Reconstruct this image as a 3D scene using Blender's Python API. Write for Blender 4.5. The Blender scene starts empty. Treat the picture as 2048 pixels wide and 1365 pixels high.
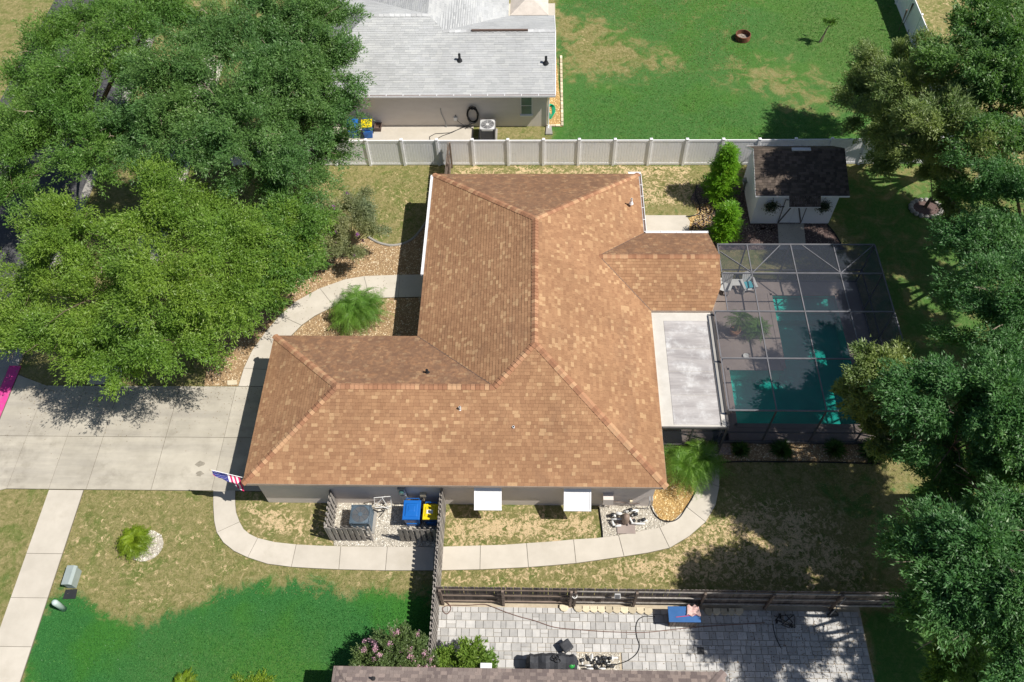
import bpy, math, random
import numpy as np
from mathutils import Vector, Matrix
random.seed(7); rng = np.random.default_rng(7)
PI = math.pi

# ------------------------------------------------------------------ camera, world, sun
S = bpy.context.scene
COL = S.collection
F = 1693.36; CAMH = 33.6
A, B, Cc = 0.60082813, -0.03550182, 0.0485832
RX = Matrix.Rotation(A, 3, 'X'); RZ = Matrix.Rotation(B, 3, 'Z'); RY = Matrix.Rotation(Cc, 3, 'Z')
MCAM = RY @ RX @ RZ
cam = bpy.data.objects.new('camera', bpy.data.cameras.new('camera'))
COL.objects.link(cam); S.camera = cam
cam.matrix_world = Matrix.Translation((0, 0, CAMH)) @ MCAM.to_4x4()
cam.data.sensor_fit = 'HORIZONTAL'; cam.data.sensor_width = 36.0
cam.data.lens = F / 2048 * 36.0
cam.data.clip_start = 0.5; cam.data.clip_end = 500
SUND = Vector((.642, -.173, 1)).normalized()
w = bpy.data.worlds.new('World'); S.world = w; w.use_nodes = True
nt = w.node_tree; bg = nt.nodes['Background']
sky = nt.nodes.new('ShaderNodeTexSky'); sky.sky_type = 'NISHITA'; sky.sun_disc = False
sky.sun_elevation = math.asin(SUND.z); sky.sun_rotation = math.atan2(SUND.x, SUND.y)
nt.links.new(sky.outputs[0], bg.inputs[0]); bg.inputs[1].default_value = 0.062
sun = bpy.data.objects.new('sun', bpy.data.lights.new('sun', 'SUN')); COL.objects.link(sun)
sun.data.energy = 4.9; sun.data.angle = math.radians(.5); sun.data.color = (1, .95, .87)
sun.rotation_euler = SUND.to_track_quat('Z', 'Y').to_euler(); sun.location = (20, -5, 40)
S.view_settings.view_transform = 'Standard'; S.view_settings.look = 'None'
S.view_settings.exposure = 0.27; S.view_settings.gamma = 1; S.view_settings.use_curve_mapping = False
S.render.engine = 'CYCLES'
S.cycles.max_bounces = 6; S.cycles.transparent_max_bounces = 12

def P(u, v, z=0.0):
    """ground-plan position of a spot at real height z"""
    d = MCAM @ Vector(((u - 1024) / F, -(v - 682.5) / F, -1)); t = (z - CAMH) / d.z
    return Vector((d.x * t, d.y * t, z))
def PP(l, z=0.0): return [P(u, v, z)[:2] for u, v in l]

# ------------------------------------------------------------------ materials
def newmat(name):
    m = bpy.data.materials.new(name); m.use_nodes = True
    n = m.node_tree; n.nodes.clear()
    out = n.nodes.new('ShaderNodeOutputMaterial'); b = n.nodes.new('ShaderNodeBsdfPrincipled')
    n.links.new(b.outputs[0], out.inputs[0]); return m, n, b, out
def nd(n, t, **k):
    x = n.nodes.new(t)
    for a, v in k.items(): setattr(x, a, v)
    return x
def pos(n, sc=(1, 1, 1)):
    g = nd(n, 'ShaderNodeNewGeometry'); mp = nd(n, 'ShaderNodeMapping'); mp.inputs['Scale'].default_value = sc
    n.links.new(g.outputs['Position'], mp.inputs['Vector']); return mp.outputs[0]
def noise(n, sc, det=4, rough=.6, stretch=(1, 1, 1), dist=0):
    x = nd(n, 'ShaderNodeTexNoise'); x.inputs['Scale'].default_value = sc; x.inputs['Detail'].default_value = det
    x.inputs['Roughness'].default_value = rough; x.inputs['Distortion'].default_value = dist
    n.links.new(pos(n, stretch), x.inputs['Vector']); return x.outputs[0]
def ramp(n, fac, stops, interp='LINEAR'):
    r = nd(n, 'ShaderNodeValToRGB'); r.color_ramp.interpolation = interp
    e = r.color_ramp.elements
    while len(e) < len(stops): e.new(.5)
    for i, (p, c) in enumerate(stops):
        e[i].position = p; e[i].color = (*c, 1) if len(c) == 3 else c
    n.links.new(fac, r.inputs[0]); return r.outputs[0]
def mix(n, fac, a, b, mode='MIX'):
    m = nd(n, 'ShaderNodeMix', data_type='RGBA', blend_type=mode)
    for s, v in ((m.inputs[0], fac), (m.inputs[6], a), (m.inputs[7], b)):
        if isinstance(v, (int, float)): s.default_value = v
        elif isinstance(v, tuple): s.default_value = (*v, 1)
        else: n.links.new(v, s)
    return m.outputs[2]
def mth(n, op, a, b=0.0, c=0.0, clamp=False):
    m = nd(n, 'ShaderNodeMath', operation=op); m.use_clamp = clamp
    for s, v in zip(m.inputs, (a, b, c)):
        if isinstance(v, (int, float)): s.default_value = v
        else: n.links.new(v, s)
    return m.outputs[0]
def sstep(n, x, a, b):
    m = nd(n, 'ShaderNodeMapRange', interpolation_type='SMOOTHSTEP')
    m.inputs[1].default_value = a; m.inputs[2].default_value = b
    n.links.new(x, m.inputs[0]); return m.outputs[0]
def attr(n, name):
    a = nd(n, 'ShaderNodeAttribute'); a.attribute_name = name; return a
def orand(n): return nd(n, 'ShaderNodeObjectInfo').outputs['Random']
def bump(n, b, h, st=.3, d=.02):
    x = nd(n, 'ShaderNodeBump'); x.inputs['Strength'].default_value = st; x.inputs['Distance'].default_value = d
    n.links.new(h, x.inputs['Height']); n.links.new(x.outputs[0], b.inputs['Normal'])
MATS = {}
def mat(name, c1, c2=None, sc=3, rough=.8, rnd=None, rr=(.68, 1.2), dirt=None, dsc=.7, dlo=.5, dhi=.75, bsc=0, bst=.3, bd=.01, metal=0, spec=.3, stretch=(1, 1, 1), streak=None):
    """plain surface: c1..c2 by noise; rnd: 'obj' or 'attr' lightens/darkens piece by piece; dirt: stain colour"""
    if name in MATS: return MATS[name]
    m, n, b, o = newmat(name)
    c2 = c2 or tuple(x * .82 for x in c1)
    col = ramp(n, noise(n, sc, 5, .65, stretch), [(.32, c2), (.68, c1)])
    if rnd:
        r = orand(n) if rnd == 'obj' else attr(n, 'rnd').outputs['Fac']
        col = mix(n, 1.0, col, ramp(n, r, [(0, (rr[0],) * 3), (1, (rr[1],) * 3)]), 'MULTIPLY')
    if dirt:
        col = mix(n, mth(n, 'MULTIPLY', sstep(n, noise(n, dsc, 6, .7), dlo, dhi), .8), col, dirt)
    if streak: col = mix(n, 1, col, ramp(n, noise(n, 1, 5, .7, streak), [(.36, (.87, .87, .88)), (.56, (1.03, 1.03, 1.02))]), 'MULTIPLY')
    n.links.new(col, b.inputs['Base Color'])
    b.inputs['Roughness'].default_value = rough; b.inputs['Metallic'].default_value = metal
    b.inputs['Specular IOR Level'].default_value = spec
    if bsc: bump(n, b, noise(n, bsc, 4), bst, bd)
    MATS[name] = m; return m

M_white = mat('white_vinyl', (.90, .90, .92), (.87, .87, .89), 2, .45, dirt=(.5, .5, .44), dsc=1.6, dlo=.5, dhi=.95)
M_alu = mat('white_aluminium', (.8, .8, .8), (.74, .74, .74), 3, .4)
M_wall = mat('greige_stucco', (.68, .62, .58), (.63, .575, .54), 1.5, .9, bsc=60, bst=.3, dirt=(.36, .33, .3), dsc=.8, dlo=.6, dhi=.9)
M_gwall = mat('grey_stucco', (.70, .64, .58), (.65, .59, .535), 1.2, .9, bsc=60, bst=.3, stretch=(1, 1, 3))
M_fascia = mat('tan_fascia', (.5, .40, .33), None, 3, .6)
M_soffit = mat('soffit', (.55, .52, .48), None, 3, .8)
M_conc = mat('concrete_walk', (.56, .515, .445), (.48, .44, .375), .9, .9, dirt=(.42, .38, .31), dsc=.6, dlo=.52, dhi=.8, bsc=30, bst=.15, rnd='obj', rr=(.93, 1.05))
M_drive = mat('concrete_drive', (.47, .435, .37), (.37, .34, .285), .7, .9, streak=(.16, 1.5, 1), dirt=(.27, .245, .2), dsc=.5, dlo=.48, dhi=.72, bsc=30, bst=.15, rnd='obj', rr=(.93, 1.05))
M_joint = mat('joint_dark', (.16, .14, .11), None, 4, 1)
M_curb = mat('concrete_kerb', (.36, .34, .31), (.28, .27, .25), 2, .9, bsc=20)
M_asph = mat('asphalt', (.085, .085, .09), (.06, .06, .064), 4, .9, bsc=50, dirt=(.14, .14, .14), dsc=.5)
M_pink = mat('pink_paint', (.72, .06, .30), (.55, .05, .25), 5, .7, dirt=(.35, .2, .24), dsc=3, dlo=.5, dhi=.7)
M_darkpl = mat('dark_plastic', (.03, .032, .036), None, 5, .5)
M_black = mat('black_plastic', (.012, .012, .014), None, 5, .4)
M_fabric = mat('black_cover', (.05, .053, .062), (.032, .034, .04), 3, .6, bsc=5, bst=.5, bd=.05)
M_blue = mat('blue_bin_plastic', (.01, .13, .47), (.008, .11, .42), 3, .35, spec=.5)
M_yellow = mat('yellow_bin_plastic', (.80, .62, .01), None, 3, .4, spec=.5)
M_acblue = mat('slate_blue_metal', (.10, .14, .18), (.08, .115, .15), 3, .35, spec=.5)
M_acgrey = mat('light_grey_metal', (.62, .62, .62), None, 3, .5)
M_fin = mat('fin_grey', (.12, .12, .125), None, 5, .6)
M_steel = mat('grey_metal', (.35, .36, .38), None, 5, .4, metal=.3)
M_pvc = mat('white_pvc', (.78, .78, .76), None, 4, .4)
M_brownp = mat('brown_plastic', (.16, .11, .09), None, 4, .6)
M_hose = mat('black_hose', (.02, .02, .021), None, 5, .5)
M_rhose = mat('brown_hose', (.2, .12, .1), None, 5, .5)
M_ghose = mat('green_hose', (.0, .38, .2), None, 5, .4)
M_util = mat('green_grey_metal', (.33, .38, .37), (.28, .33, .32), 3, .45)
M_teal = mat('teal_tube', (.5, .6, .58), None, 3, .5)
M_rust = mat('rusty_steel', (.22, .09, .05), (.1, .05, .03), 6, .9)
M_ash = mat('ash_and_logs', (.4, .35, .3), (.14, .11, .09), 9, 1, bsc=20)
M_bark = mat('bark', (.22, .17, .12), (.08, .06, .045), 7, .95, bsc=25, bst=.8, bd=.03, stretch=(1, 1, .3))
M_twig = mat('pale_twig', (.33, .27, .2), None, 7, .95)
M_skin = mat('green_leather', (.03, .3, .06), None, 5, .4)
M_teak = mat('cedar_wood', (.24, .2, .18), (.13, .11, .1), 8, .9, rnd='obj', stretch=(1, 1, .2))
M_woodg = mat('weathered_grey_wood', (.40, .37, .34), (.22, .2, .18), 9, .9, rnd='obj', stretch=(1, 1, .15), bsc=40, bst=.4)
M_woodb = mat('weathered_brown_wood', (.27, .21, .17), (.15, .115, .095), 9, .9, rnd='obj', stretch=(.15, 1, 1), bsc=40, bst=.4)
M_cream = mat('cream_concrete', (.68, .60, .44), (.58, .5, .36), 6, .9, rnd='obj', bsc=30)
M_deck = mat('pool_deck', (.35, .29, .26), (.28, .23, .21), 1.2, .8, dirt=(.27, .22, .2), dsc=.7)
M_pave = mat('grey_paver', (.49, .48, .465), (.40, .395, .388), 5, .85, rnd='obj', rr=(.8, 1.18), dirt=(.52, .49, .44), dsc=.9, dlo=.55, dhi=.8, bsc=40, bst=.3)
M_pavea = mat('grey_paver_far', (.49, .48, .465), (.40, .395, .388), 5, .85, rnd='attr', rr=(.8, 1.18), dirt=(.52, .49, .44), dsc=.9, dlo=.55, dhi=.8, bsc=40, bst=.3)
M_sand = mat('sand_bed', (.5, .43, .33), (.4, .34, .25), 5, 1)
M_siding = mat('white_siding', (.84, .85, .9), (.8, .81, .86), 2, .6)
M_doorw = mat('grey_trim', (.14, .13, .13), None, 4, .7)
M_bronze = mat('bronze_frame', (.12, .115, .115), None, 3, .45, metal=.2)
M_cageal = mat('cage_aluminium', (.19, .19, .21), (.14, .14, .15), 3, .5)
M_glass = mat('window_glass', (.07, .17, .17), (.04, .1, .1), 1, .08, spec=.8)
M_cyan = mat('cyan_cushion', (.1, .5, .6), None, 3, .8)
M_towel = mat('pink_towel', (.65, .5, .45), (.6, .35, .33), 14, .95, bsc=20)
M_tabblue = mat('blue_lid', (.03, .12, .33), (.02, .1, .28), 3, .4, spec=.5)
M_red = mat('red_plastic', (.6, .03, .06), None, 3, .5)
M_label = mat('white_label', (.75, .77, .8), None, 3, .5)
M_terr = mat('terracotta', (.35, .18, .1), None, 4, .8)

def shingle_mat(name, stops, use, stain=.0, staincol=(.13, .08, .06)):
    m, n, b, o = newmat(name)
    r = orand(n) if use == 'obj' else attr(n, 'rnd').outputs['Fac']
    col = ramp(n, r, stops, 'CONSTANT')
    v = noise(n, 25, 3, .7); col = mix(n, 1, col, ramp(n, v, [(.3, (.88,) * 3), (.7, (1.1,) * 3)]), 'MULTIPLY')
    col = mix(n, 1, col, ramp(n, noise(n, .35, 3), [(.35, (.9, .88, .86)), (.65, (1.06, 1.04, 1.02))]), 'MULTIPLY')
    if stain:
        g = nd(n, 'ShaderNodeNewGeometry'); sx = nd(n, 'ShaderNodeSeparateXYZ'); n.links.new(g.outputs['True Normal'], sx.inputs[0])
        north = sstep(n, sx.outputs[1], .1, .3)      # algae grows on the slopes facing away from the sun
        pt = sstep(n, noise(n, 3.2, 6, .75, dist=.8), .3, .6)
        gen = mth(n, 'MULTIPLY', sstep(n, noise(n, .9, 5, .7, (1, .35, 1)), .5, .75), .28)
        f = mth(n, 'MAXIMUM', mth(n, 'MULTIPLY', mth(n, 'MULTIPLY', north, pt), stain), gen)
        col = mix(n, f, col, staincol)
    n.links.new(col, b.inputs['Base Color']); b.inputs['Roughness'].default_value = .95
    b.inputs['Specular IOR Level'].default_value = .1
    bump(n, b, noise(n, 90, 2), .35, .004); return m
BR = [(0, (.325, .185, .105)), (.3, (.345, .198, .112)), (.5, (.30, .167, .095)), (.66, (.365, .212, .12)), (.84, (.395, .24, .136)), (.93, (.455, .295, .168))]
GR = [(0, (.42, .44, .455)), (.3, (.445, .465, .48)), (.55, (.395, .415, .43)), (.7, (.47, .49, .50)), (.9, (.44, .46, .48))]
NR = [(0, (.20, .165, .155)), (.3, (.24, .2, .185)), (.55, (.17, .14, .135)), (.75, (.28, .23, .21))]
DK = [(0, (.085, .07, .06)), (.3, (.11, .09, .075)), (.55, (.07, .058, .05)), (.75, (.13, .105, .09))]
M_br_o = shingle_mat('brown_shingle', BR, 'obj', .62); M_br_a = shingle_mat('brown_shingles', BR, 'attr', .62)
M_cap = shingle_mat('ridge_cap', [(0, (.36, .19, .112)), (.3, (.42, .235, .14)), (.5, (.31, .16, .095)), (.76, (.49, .305, .18))], 'obj', .12)
M_gr_a = shingle_mat('grey_shingles', GR, 'attr'); M_nr_a = shingle_mat('taupe_shingles', NR, 'attr'); M_dk_a = shingle_mat('dark_shingles', DK, 'attr')
M_gcap = mat('grey_cap', (.56, .57, .58), (.5, .51, .52), 6, .95, rnd='obj')
M_ncap = mat('taupe_cap', (.25, .2, .185), None, 6, .95, rnd='obj')

def leaf_mat(name, c1, c2, c3, trans=.35, rough=.45):
    m, n, b, o = newmat(name)
    r = attr(n, 'rnd').outputs['Fac']
    col = ramp(n, r, [(0, c2), (.5, c1), (.85, c1), (1, c3)])
    col = mix(n, 1, col, ramp(n, noise(n, .35, 3), [(.35, (.82, .9, .95)), (.65, (1.12, 1.05, .95))]), 'MULTIPLY')
    n.links.new(col, b.inputs['Base Color']); b.inputs['Roughness'].default_value = rough
    b.inputs['Specular IOR Level'].default_value = .4
    t = nd(n, 'ShaderNodeBsdfTranslucent'); n.links.new(mix(n, 1, col, (1.2, 1.35, .6), 'MULTIPLY'), t.inputs[0])
    ms = nd(n, 'ShaderNodeMixShader'); ms.inputs[0].default_value = trans
    n.links.new(b.outputs[0], ms.inputs[1]); n.links.new(t.outputs[0], ms.inputs[2]); n.links.new(ms.outputs[0], o.inputs[0])
    return m
L_yel = leaf_mat('leaf_fresh_green', (.19, .315, .045), (.10, .19, .03), (.46, .54, .22))  # last colour paints pale highlights into random leaves
L_mid = leaf_mat('leaf_mid_green', (.14, .27, .05), (.07, .15, .03), (.33, .44, .15))
L_dark = leaf_mat('leaf_deep_green', (.13, .25, .07), (.06, .14, .04), (.33, .45, .2))
L_grey = leaf_mat('leaf_grey_green', (.24, .31, .11), (.11, .16, .05), (.45, .52, .25))
L_blue = leaf_mat('leaf_blue_green', (.10, .23, .07), (.04, .11, .035), (.31, .46, .2))
L_con = leaf_mat('leaf_bright_conifer', (.16, .34, .02), (.08, .22, .015), (.4, .52, .05))
L_palm = leaf_mat('leaf_palm', (.21, .38, .07), (.11, .25, .04), (.45, .52, .13))
L_cyc = leaf_mat('leaf_yellow_palm', (.24, .35, .03), (.12, .22, .02), (.45, .47, .06))
L_bush = leaf_mat('leaf_lime_bush', (.17, .28, .05), (.09, .19, .03), (.34, .42, .12))
L_myr = leaf_mat('leaf_myrtle', (.13, .2, .07), (.08, .13, .05), (.22, .26, .12))
L_myg = leaf_mat('leaf_dull_myrtle', (.26, .29, .15), (.15, .18, .09), (.42, .42, .27))
M_bloom = leaf_mat('pink_bloom', (.62, .38, .52), (.5, .28, .44), (.8, .62, .7), .2)
M_bloomp = leaf_mat('purple_bloom', (.3, .1, .4), (.25, .08, .3), (.5, .3, .55), .2)
M_blade = leaf_mat('grass_blade', (.06, .22, .055), (.03, .14, .03), (.15, .33, .08), .3)
M_blady = leaf_mat('yard_blade', (.12, .22, .05), (.07, .15, .03), (.25, .32, .1), .3)
M_blado = leaf_mat('dry_grass_blade', (.33, .32, .13), (.18, .22, .08), (.55, .46, .26), .4)
L_pot = leaf_mat('leaf_dark_basket', (.04, .07, .04), (.02, .04, .02), (.1, .13, .08), .2)

def stone_mat(name, stops):
    m, n, b, o = newmat(name)
    col = ramp(n, attr(n, 'rnd').outputs['Fac'], stops)
    n.links.new(col, b.inputs['Base Color']); b.inputs['Roughness'].default_value = .8; return m
M_gold = stone_mat('golden_pebble', [(0, (.25, .15, .08)), (.4, (.46, .32, .18)), (.75, (.6, .45, .27)), (1, (.8, .72, .55))])
M_golda = stone_mat('amber_pebble', [(0, (.33, .18, .05)), (.4, (.56, .37, .14)), (.75, (.7, .51, .23)), (1, (.88, .79, .5))])
M_wht = stone_mat('white_pebble', [(0, (.22, .2, .17)), (.4, (.5, .46, .39)), (.75, (.66, .62, .54)), (1, (.85, .83, .77))])
M_brn = stone_mat('brown_pebble', [(0, (.06, .04, .04)), (.4, (.14, .10, .09)), (.75, (.25, .18, .16)), (1, (.42, .35, .3))])
G_gold = mat('golden_bed', (.36, .25, .14), (.23, .15, .08), 20, 1, bsc=25, bst=.8, bd=.02)
G_amb = mat('amber_bed', (.45, .3, .13), (.29, .18, .07), 20, 1, bsc=25, bst=.8, bd=.02)
G_wht = mat('white_bed', (.5, .46, .39), (.3, .27, .22), 20, 1, bsc=25, bst=.8, bd=.02)
G_brn = mat('brown_bed', (.17, .12, .11), (.09, .06, .055), 20, 1, bsc=25, bst=.8, bd=.02)

def ground_mat():
    m, n, b, o = newmat('lawn')
    z = attr(n, 'zone'); sep = nd(n, 'ShaderNodeSeparateColor'); n.links.new(z.outputs['Color'], sep.inputs[0])
    lush, sand, bright = sep.outputs[0], sep.outputs[1], sep.outputs[2]
    n1 = noise(n, .9, 8, .72, dist=.5); n2 = noise(n, 4.5, 7, .75, dist=1.0); n3 = noise(n, 22, 4, .7, dist=1.5); n4 = noise(n, .25, 3)
    olive = ramp(n, n2, [(.3, (.13, .145, .045)), (.45, (.23, .22, .085)), (.58, (.34, .29, .14)), (.72, (.48, .38, .2))])
    olive = mix(n, mth(n, 'MULTIPLY', sstep(n, n1, .48, .62), .75), olive, ramp(n, n2, [(.35, (.10, .155, .035)), (.65, (.21, .235, .07))]))
    sandc = ramp(n, n3, [(.3, (.52, .39, .22)), (.7, (.74, .57, .35))])
    sx = mth(n, 'ADD', sand, mth(n, 'MULTIPLY', mth(n, 'SUBTRACT', n2, .5), 2.6))
    sx = mth(n, 'ADD', sx, mth(n, 'MULTIPLY', mth(n, 'SUBTRACT', n1, .5), 1.2))
    c = mix(n, sstep(n, sx, .42, .62), olive, sandc)
    lc = ramp(n, n3, [(.25, (.02, .10, .024)), (.5, (.038, .16, .04)), (.75, (.085, .235, .07))])
    lc = mix(n, mth(n, 'MULTIPLY', sstep(n, n4, .45, .6), .5), lc, (.06, .2, .02))
    lc2 = ramp(n, n2, [(.3, (.055, .135, .028)), (.5, (.10, .19, .045)), (.7, (.21, .25, .10))])
    lc = mix(n, bright, lc, lc2)
    lx = mth(n, 'ADD', lush, mth(n, 'MULTIPLY', mth(n, 'SUBTRACT', n1, .5), 1.5))
    lx = mth(n, 'ADD', lx, mth(n, 'MULTIPLY', mth(n, 'SUBTRACT', n2, .5), .8))
    c = mix(n, sstep(n, lx, .34, .66), c, lc)
    c = mix(n, 1, c, ramp(n, n3, [(.28, (.72,) * 3), (.5, (1,) * 3), (.75, (1.25,) * 3)]), 'MULTIPLY')
    n.links.new(c, b.inputs['Base Color']); b.inputs['Roughness'].default_value = 1
    b.inputs['Specular IOR Level'].default_value = .05
    bump(n, b, mth(n, 'ADD', n3, mth(n, 'MULTIPLY', noise(n, 60, 3), .6)), .9, .05); return m
M_lawn = ground_mat()

def screen_mat():
    m, n, b, o = newmat('insect_screen')
    b.inputs['Base Color'].default_value = (.045, .055, .08, 1); b.inputs['Roughness'].default_value = .6
    t = nd(n, 'ShaderNodeBsdfTransparent'); ms = nd(n, 'ShaderNodeMixShader'); ms.inputs[0].default_value = .40
    n.links.new(t.outputs[0], ms.inputs[1]); n.links.new(b.outputs[0], ms.inputs[2]); n.links.new(ms.outputs[0], o.inputs[0]); return m
M_screen = screen_mat()
def water_mat():
    m, n, b, o = newmat('pool_water')
    t = nd(n, 'ShaderNodeBsdfTransparent'); t.inputs[0].default_value = (.55, .97, .92, 1)
    g = nd(n, 'ShaderNodeBsdfGlossy'); g.inputs['Roughness'].default_value = .03
    f = nd(n, 'ShaderNodeFresnel'); f.inputs[0].default_value = 1.33
    bp = nd(n, 'ShaderNodeBump'); bp.inputs['Strength'].default_value = .45; bp.inputs['Distance'].default_value = .05
    n.links.new(noise(n, 3, 3), bp.inputs['Height']); n.links.new(bp.outputs[0], g.inputs['Normal']); n.links.new(bp.outputs[0], f.inputs['Normal'])
    ms = nd(n, 'ShaderNodeMixShader'); n.links.new(f.outputs[0], ms.inputs[0])
    n.links.new(t.outputs[0], ms.inputs[1]); n.links.new(g.outputs[0], ms.inputs[2]); n.links.new(ms.outputs[0], o.inputs[0]); return m
M_water = water_mat()
M_pool = mat('pool_plaster', (.10, .66, .60), (.07, .55, .52), 1.2, .8)
M_memb = mat('patio_roof_coating', (.5, .48, .475), (.28, .26, .26), 1.1, .5, stretch=(.3, 2.0, 1), dirt=(.62, .62, .62), dsc=1.3, dlo=.47, dhi=.7, spec=.4, streak=(.5, 4, 1))
M_membw = mat('patio_roof_edge', (.60, .575, .53), (.5, .475, .43), 1.5, .6)

# ------------------------------------------------------------------ mesh helpers
def chain(o):
    v = Vector((0, 0, 0))
    while o: v += o.location; o = o.parent
    return v
def link(name, me, parent=None, m=None, origin=None):
    o = bpy.data.objects.new(name, me); COL.objects.link(o)
    if m is not None and not me.materials: me.materials.append(m)
    if parent: o.parent = parent
    elif origin is not None: o.location = origin
    return o
def tag(o, label=None, cat=None, group=None, kind=None):
    for k, v in (('label', label), ('category', cat), ('group', group), ('kind', kind)):
        if v: o[k] = v
    return o
def thing(name, label, cat, loc=(0, 0, 0), group=None):
    o = bpy.data.objects.new(name, None); COL.objects.link(o); o.location = loc; o.empty_display_size = .3
    return tag(o, label, cat, group)
def copy_tree(o, parent=None):
    c = o.copy(); COL.objects.link(c); c.parent = parent
    for ch in list(o.children): copy_tree(ch, c)
    return c
class MB:
    def __init__(s): s.v = []; s.f = []; s.mi = []
    def add(s, vs, fs, mi=0):
        k = len(s.v); s.v += [tuple(x) for x in vs]
        for f in fs: s.f.append([i + k for i in f]); s.mi.append(mi)
        return s
    def box(s, c, d, rz=0, rot=None, mi=0, taper=1.0):
        hx, hy, hz = d[0] / 2, d[1] / 2, d[2] / 2
        R = rot if rot is not None else Matrix.Rotation(rz, 3, 'Z')
        vs = []
        for z in (-1, 1):
            t = 1 if z < 0 else taper
            for x, y in ((-1, -1), (1, -1), (1, 1), (-1, 1)):
                vs.append(Vector(c) + R @ Vector((x * hx * t, y * hy * t, z * hz)))
        return s.add(vs, [(3, 2, 1, 0), (4, 5, 6, 7), (0, 1, 5, 4), (1, 2, 6, 5), (2, 3, 7, 6), (3, 0, 4, 7)], mi)
    def beam(s, a, b, w_, h, mi=0, up=(0, 0, 1)):
        a, b = Vector(a), Vector(b); t = (b - a).normalized(); up = Vector(up)
        if abs(t.dot(up)) > .98: up = Vector((0, 1, 0))
        x = t.cross(up).normalized(); y = x.cross(t)
        vs = [p + x * sx * w_ / 2 + y * sy * h / 2 for p in (a, b) for sx, sy in ((-1, -1), (1, -1), (1, 1), (-1, 1))]
        return s.add(vs, [(3, 2, 1, 0), (4, 5, 6, 7), (0, 1, 5, 4), (1, 2, 6, 5), (2, 3, 7, 6), (3, 0, 4, 7)], mi)
    def tube(s, path, r, n=8, mi=0, caps=True):
        path = [Vector(p) for p in path]; rs = r if isinstance(r, (list, tuple)) else [r] * len(path)
        k = len(s.v); up = Vector((0, 0, 1)); px = None
        for i, p in enumerate(path):
            t = (path[min(i + 1, len(path) - 1)] - path[max(i - 1, 0)]).normalized()
            if px is None:
                px = t.cross(up)
                if px.length < .1: px = t.cross(Vector((0, 1, 0)))
            px = (px - t * px.dot(t)).normalized(); py = t.cross(px)
            for j in range(n):
                a = 2 * PI * j / n; s.v.append(tuple(p + (px * math.cos(a) + py * math.sin(a)) * rs[i]))
        for i in range(len(path) - 1):
            for j in range(n):
                a, b = k + i * n + j, k + i * n + (j + 1) % n
                s.f.append([a, b, b + n, a + n]); s.mi.append(mi)
        if caps:
            s.f.append([k + j for j in range(n)][::-1]); s.mi.append(mi)
            s.f.append([k + (len(path) - 1) * n + j for j in range(n)]); s.mi.append(mi)
        return s
    def cyl(s, a, b, r, n=16, mi=0, r2=None): return s.tube([a, b], [r, r2 if r2 is not None else r], n, mi)
    def prism(s, poly, z0, z1, mi=0):
        n = len(poly)
        ar = sum(poly[i][0] * poly[(i + 1) % n][1] - poly[(i + 1) % n][0] * poly[i][1] for i in range(n))
        if ar < 0: poly = poly[::-1]
        vs = [(x, y, z0) for x, y in poly] + [(x, y, z1) for x, y in poly]
        return s.add(vs, [tuple(range(n))[::-1], tuple(range(n, 2 * n))] + [(i, (i + 1) % n, n + (i + 1) % n, n + i) for i in range(n)], mi)
    def ring(s, c, ro, ri, z0, z1, n=24, mi=0):
        vs = []
        for r, z in ((ro, z0), (ro, z1), (ri, z1), (ri, z0)):
            vs += [(c[0] + r * math.cos(2 * PI * i / n), c[1] + r * math.sin(2 * PI * i / n), z) for i in range(n)]
        return s.add(vs, [(k * n + i, k * n + (i + 1) % n, ((k + 1) % 4) * n + (i + 1) % n, ((k + 1) % 4) * n + i) for k in range(4) for i in range(n)], mi)
    def lathe(s, c, prof, n=20, mi=0):
        vs = [(c[0] + r * math.cos(2 * PI * i / n), c[1] + r * math.sin(2 * PI * i / n), c[2] + z) for r, z in prof for i in range(n)]
        return s.add(vs, [(k * n + i, k * n + (i + 1) % n, (k + 1) * n + (i + 1) % n, (k + 1) * n + i) for k in range(len(prof) - 1) for i in range(n)], mi)
    def build(s, name, m, parent=None, origin=None, smooth=False, bevel=0):
        off = chain(parent) if parent else Vector(origin or (0, 0, 0))
        me = bpy.data.meshes.new(name)
        me.from_pydata([(x - off.x, y - off.y, z - off.z) for x, y, z in s.v], [], s.f)
        for mm in (m if isinstance(m, (list, tuple)) else [m]): me.materials.append(mm)
        if any(s.mi): me.polygons.foreach_set('material_index', s.mi)
        if smooth: me.polygons.foreach_set('use_smooth', [True] * len(s.f))
        me.update(); o = link(name, me, parent, None, origin)
        if bevel:
            b = o.modifiers.new('bevel', 'BEVEL'); b.width = bevel; b.segments = 2; b.limit_method = 'ANGLE'
        return o
def bulk(name, V, Fq, m, parent=None, rnd=None, origin=None):
    """V (n,3), Fq (k,3|4)"""
    off = chain(parent) if parent else Vector(origin or (0, 0, 0))
    V = np.asarray(V, dtype=np.float32) - np.array(off, dtype=np.float32); Fq = np.asarray(Fq, dtype=np.int32)
    me = bpy.data.meshes.new(name); n = Fq.shape[1]
    me.vertices.add(len(V)); me.vertices.foreach_set('co', V.ravel())
    me.loops.add(Fq.size); me.loops.foreach_set('vertex_index', Fq.ravel())
    me.polygons.add(len(Fq)); me.polygons.foreach_set('loop_start', np.arange(0, Fq.size, n, dtype=np.int32))
    me.update(calc_edges=True); me.shade_flat()
    if rnd is not None:
        a = me.attributes.new('rnd', 'FLOAT', 'POINT'); a.data.foreach_set('value', np.asarray(rnd, dtype=np.float32))
    me.materials.append(m); return link(name, me, parent, None, origin)
def struct(o): o['kind'] = 'structure'; return o
def stuff(o, label=None, cat=None): o['kind'] = 'stuff'; return tag(o, label, cat)
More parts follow.
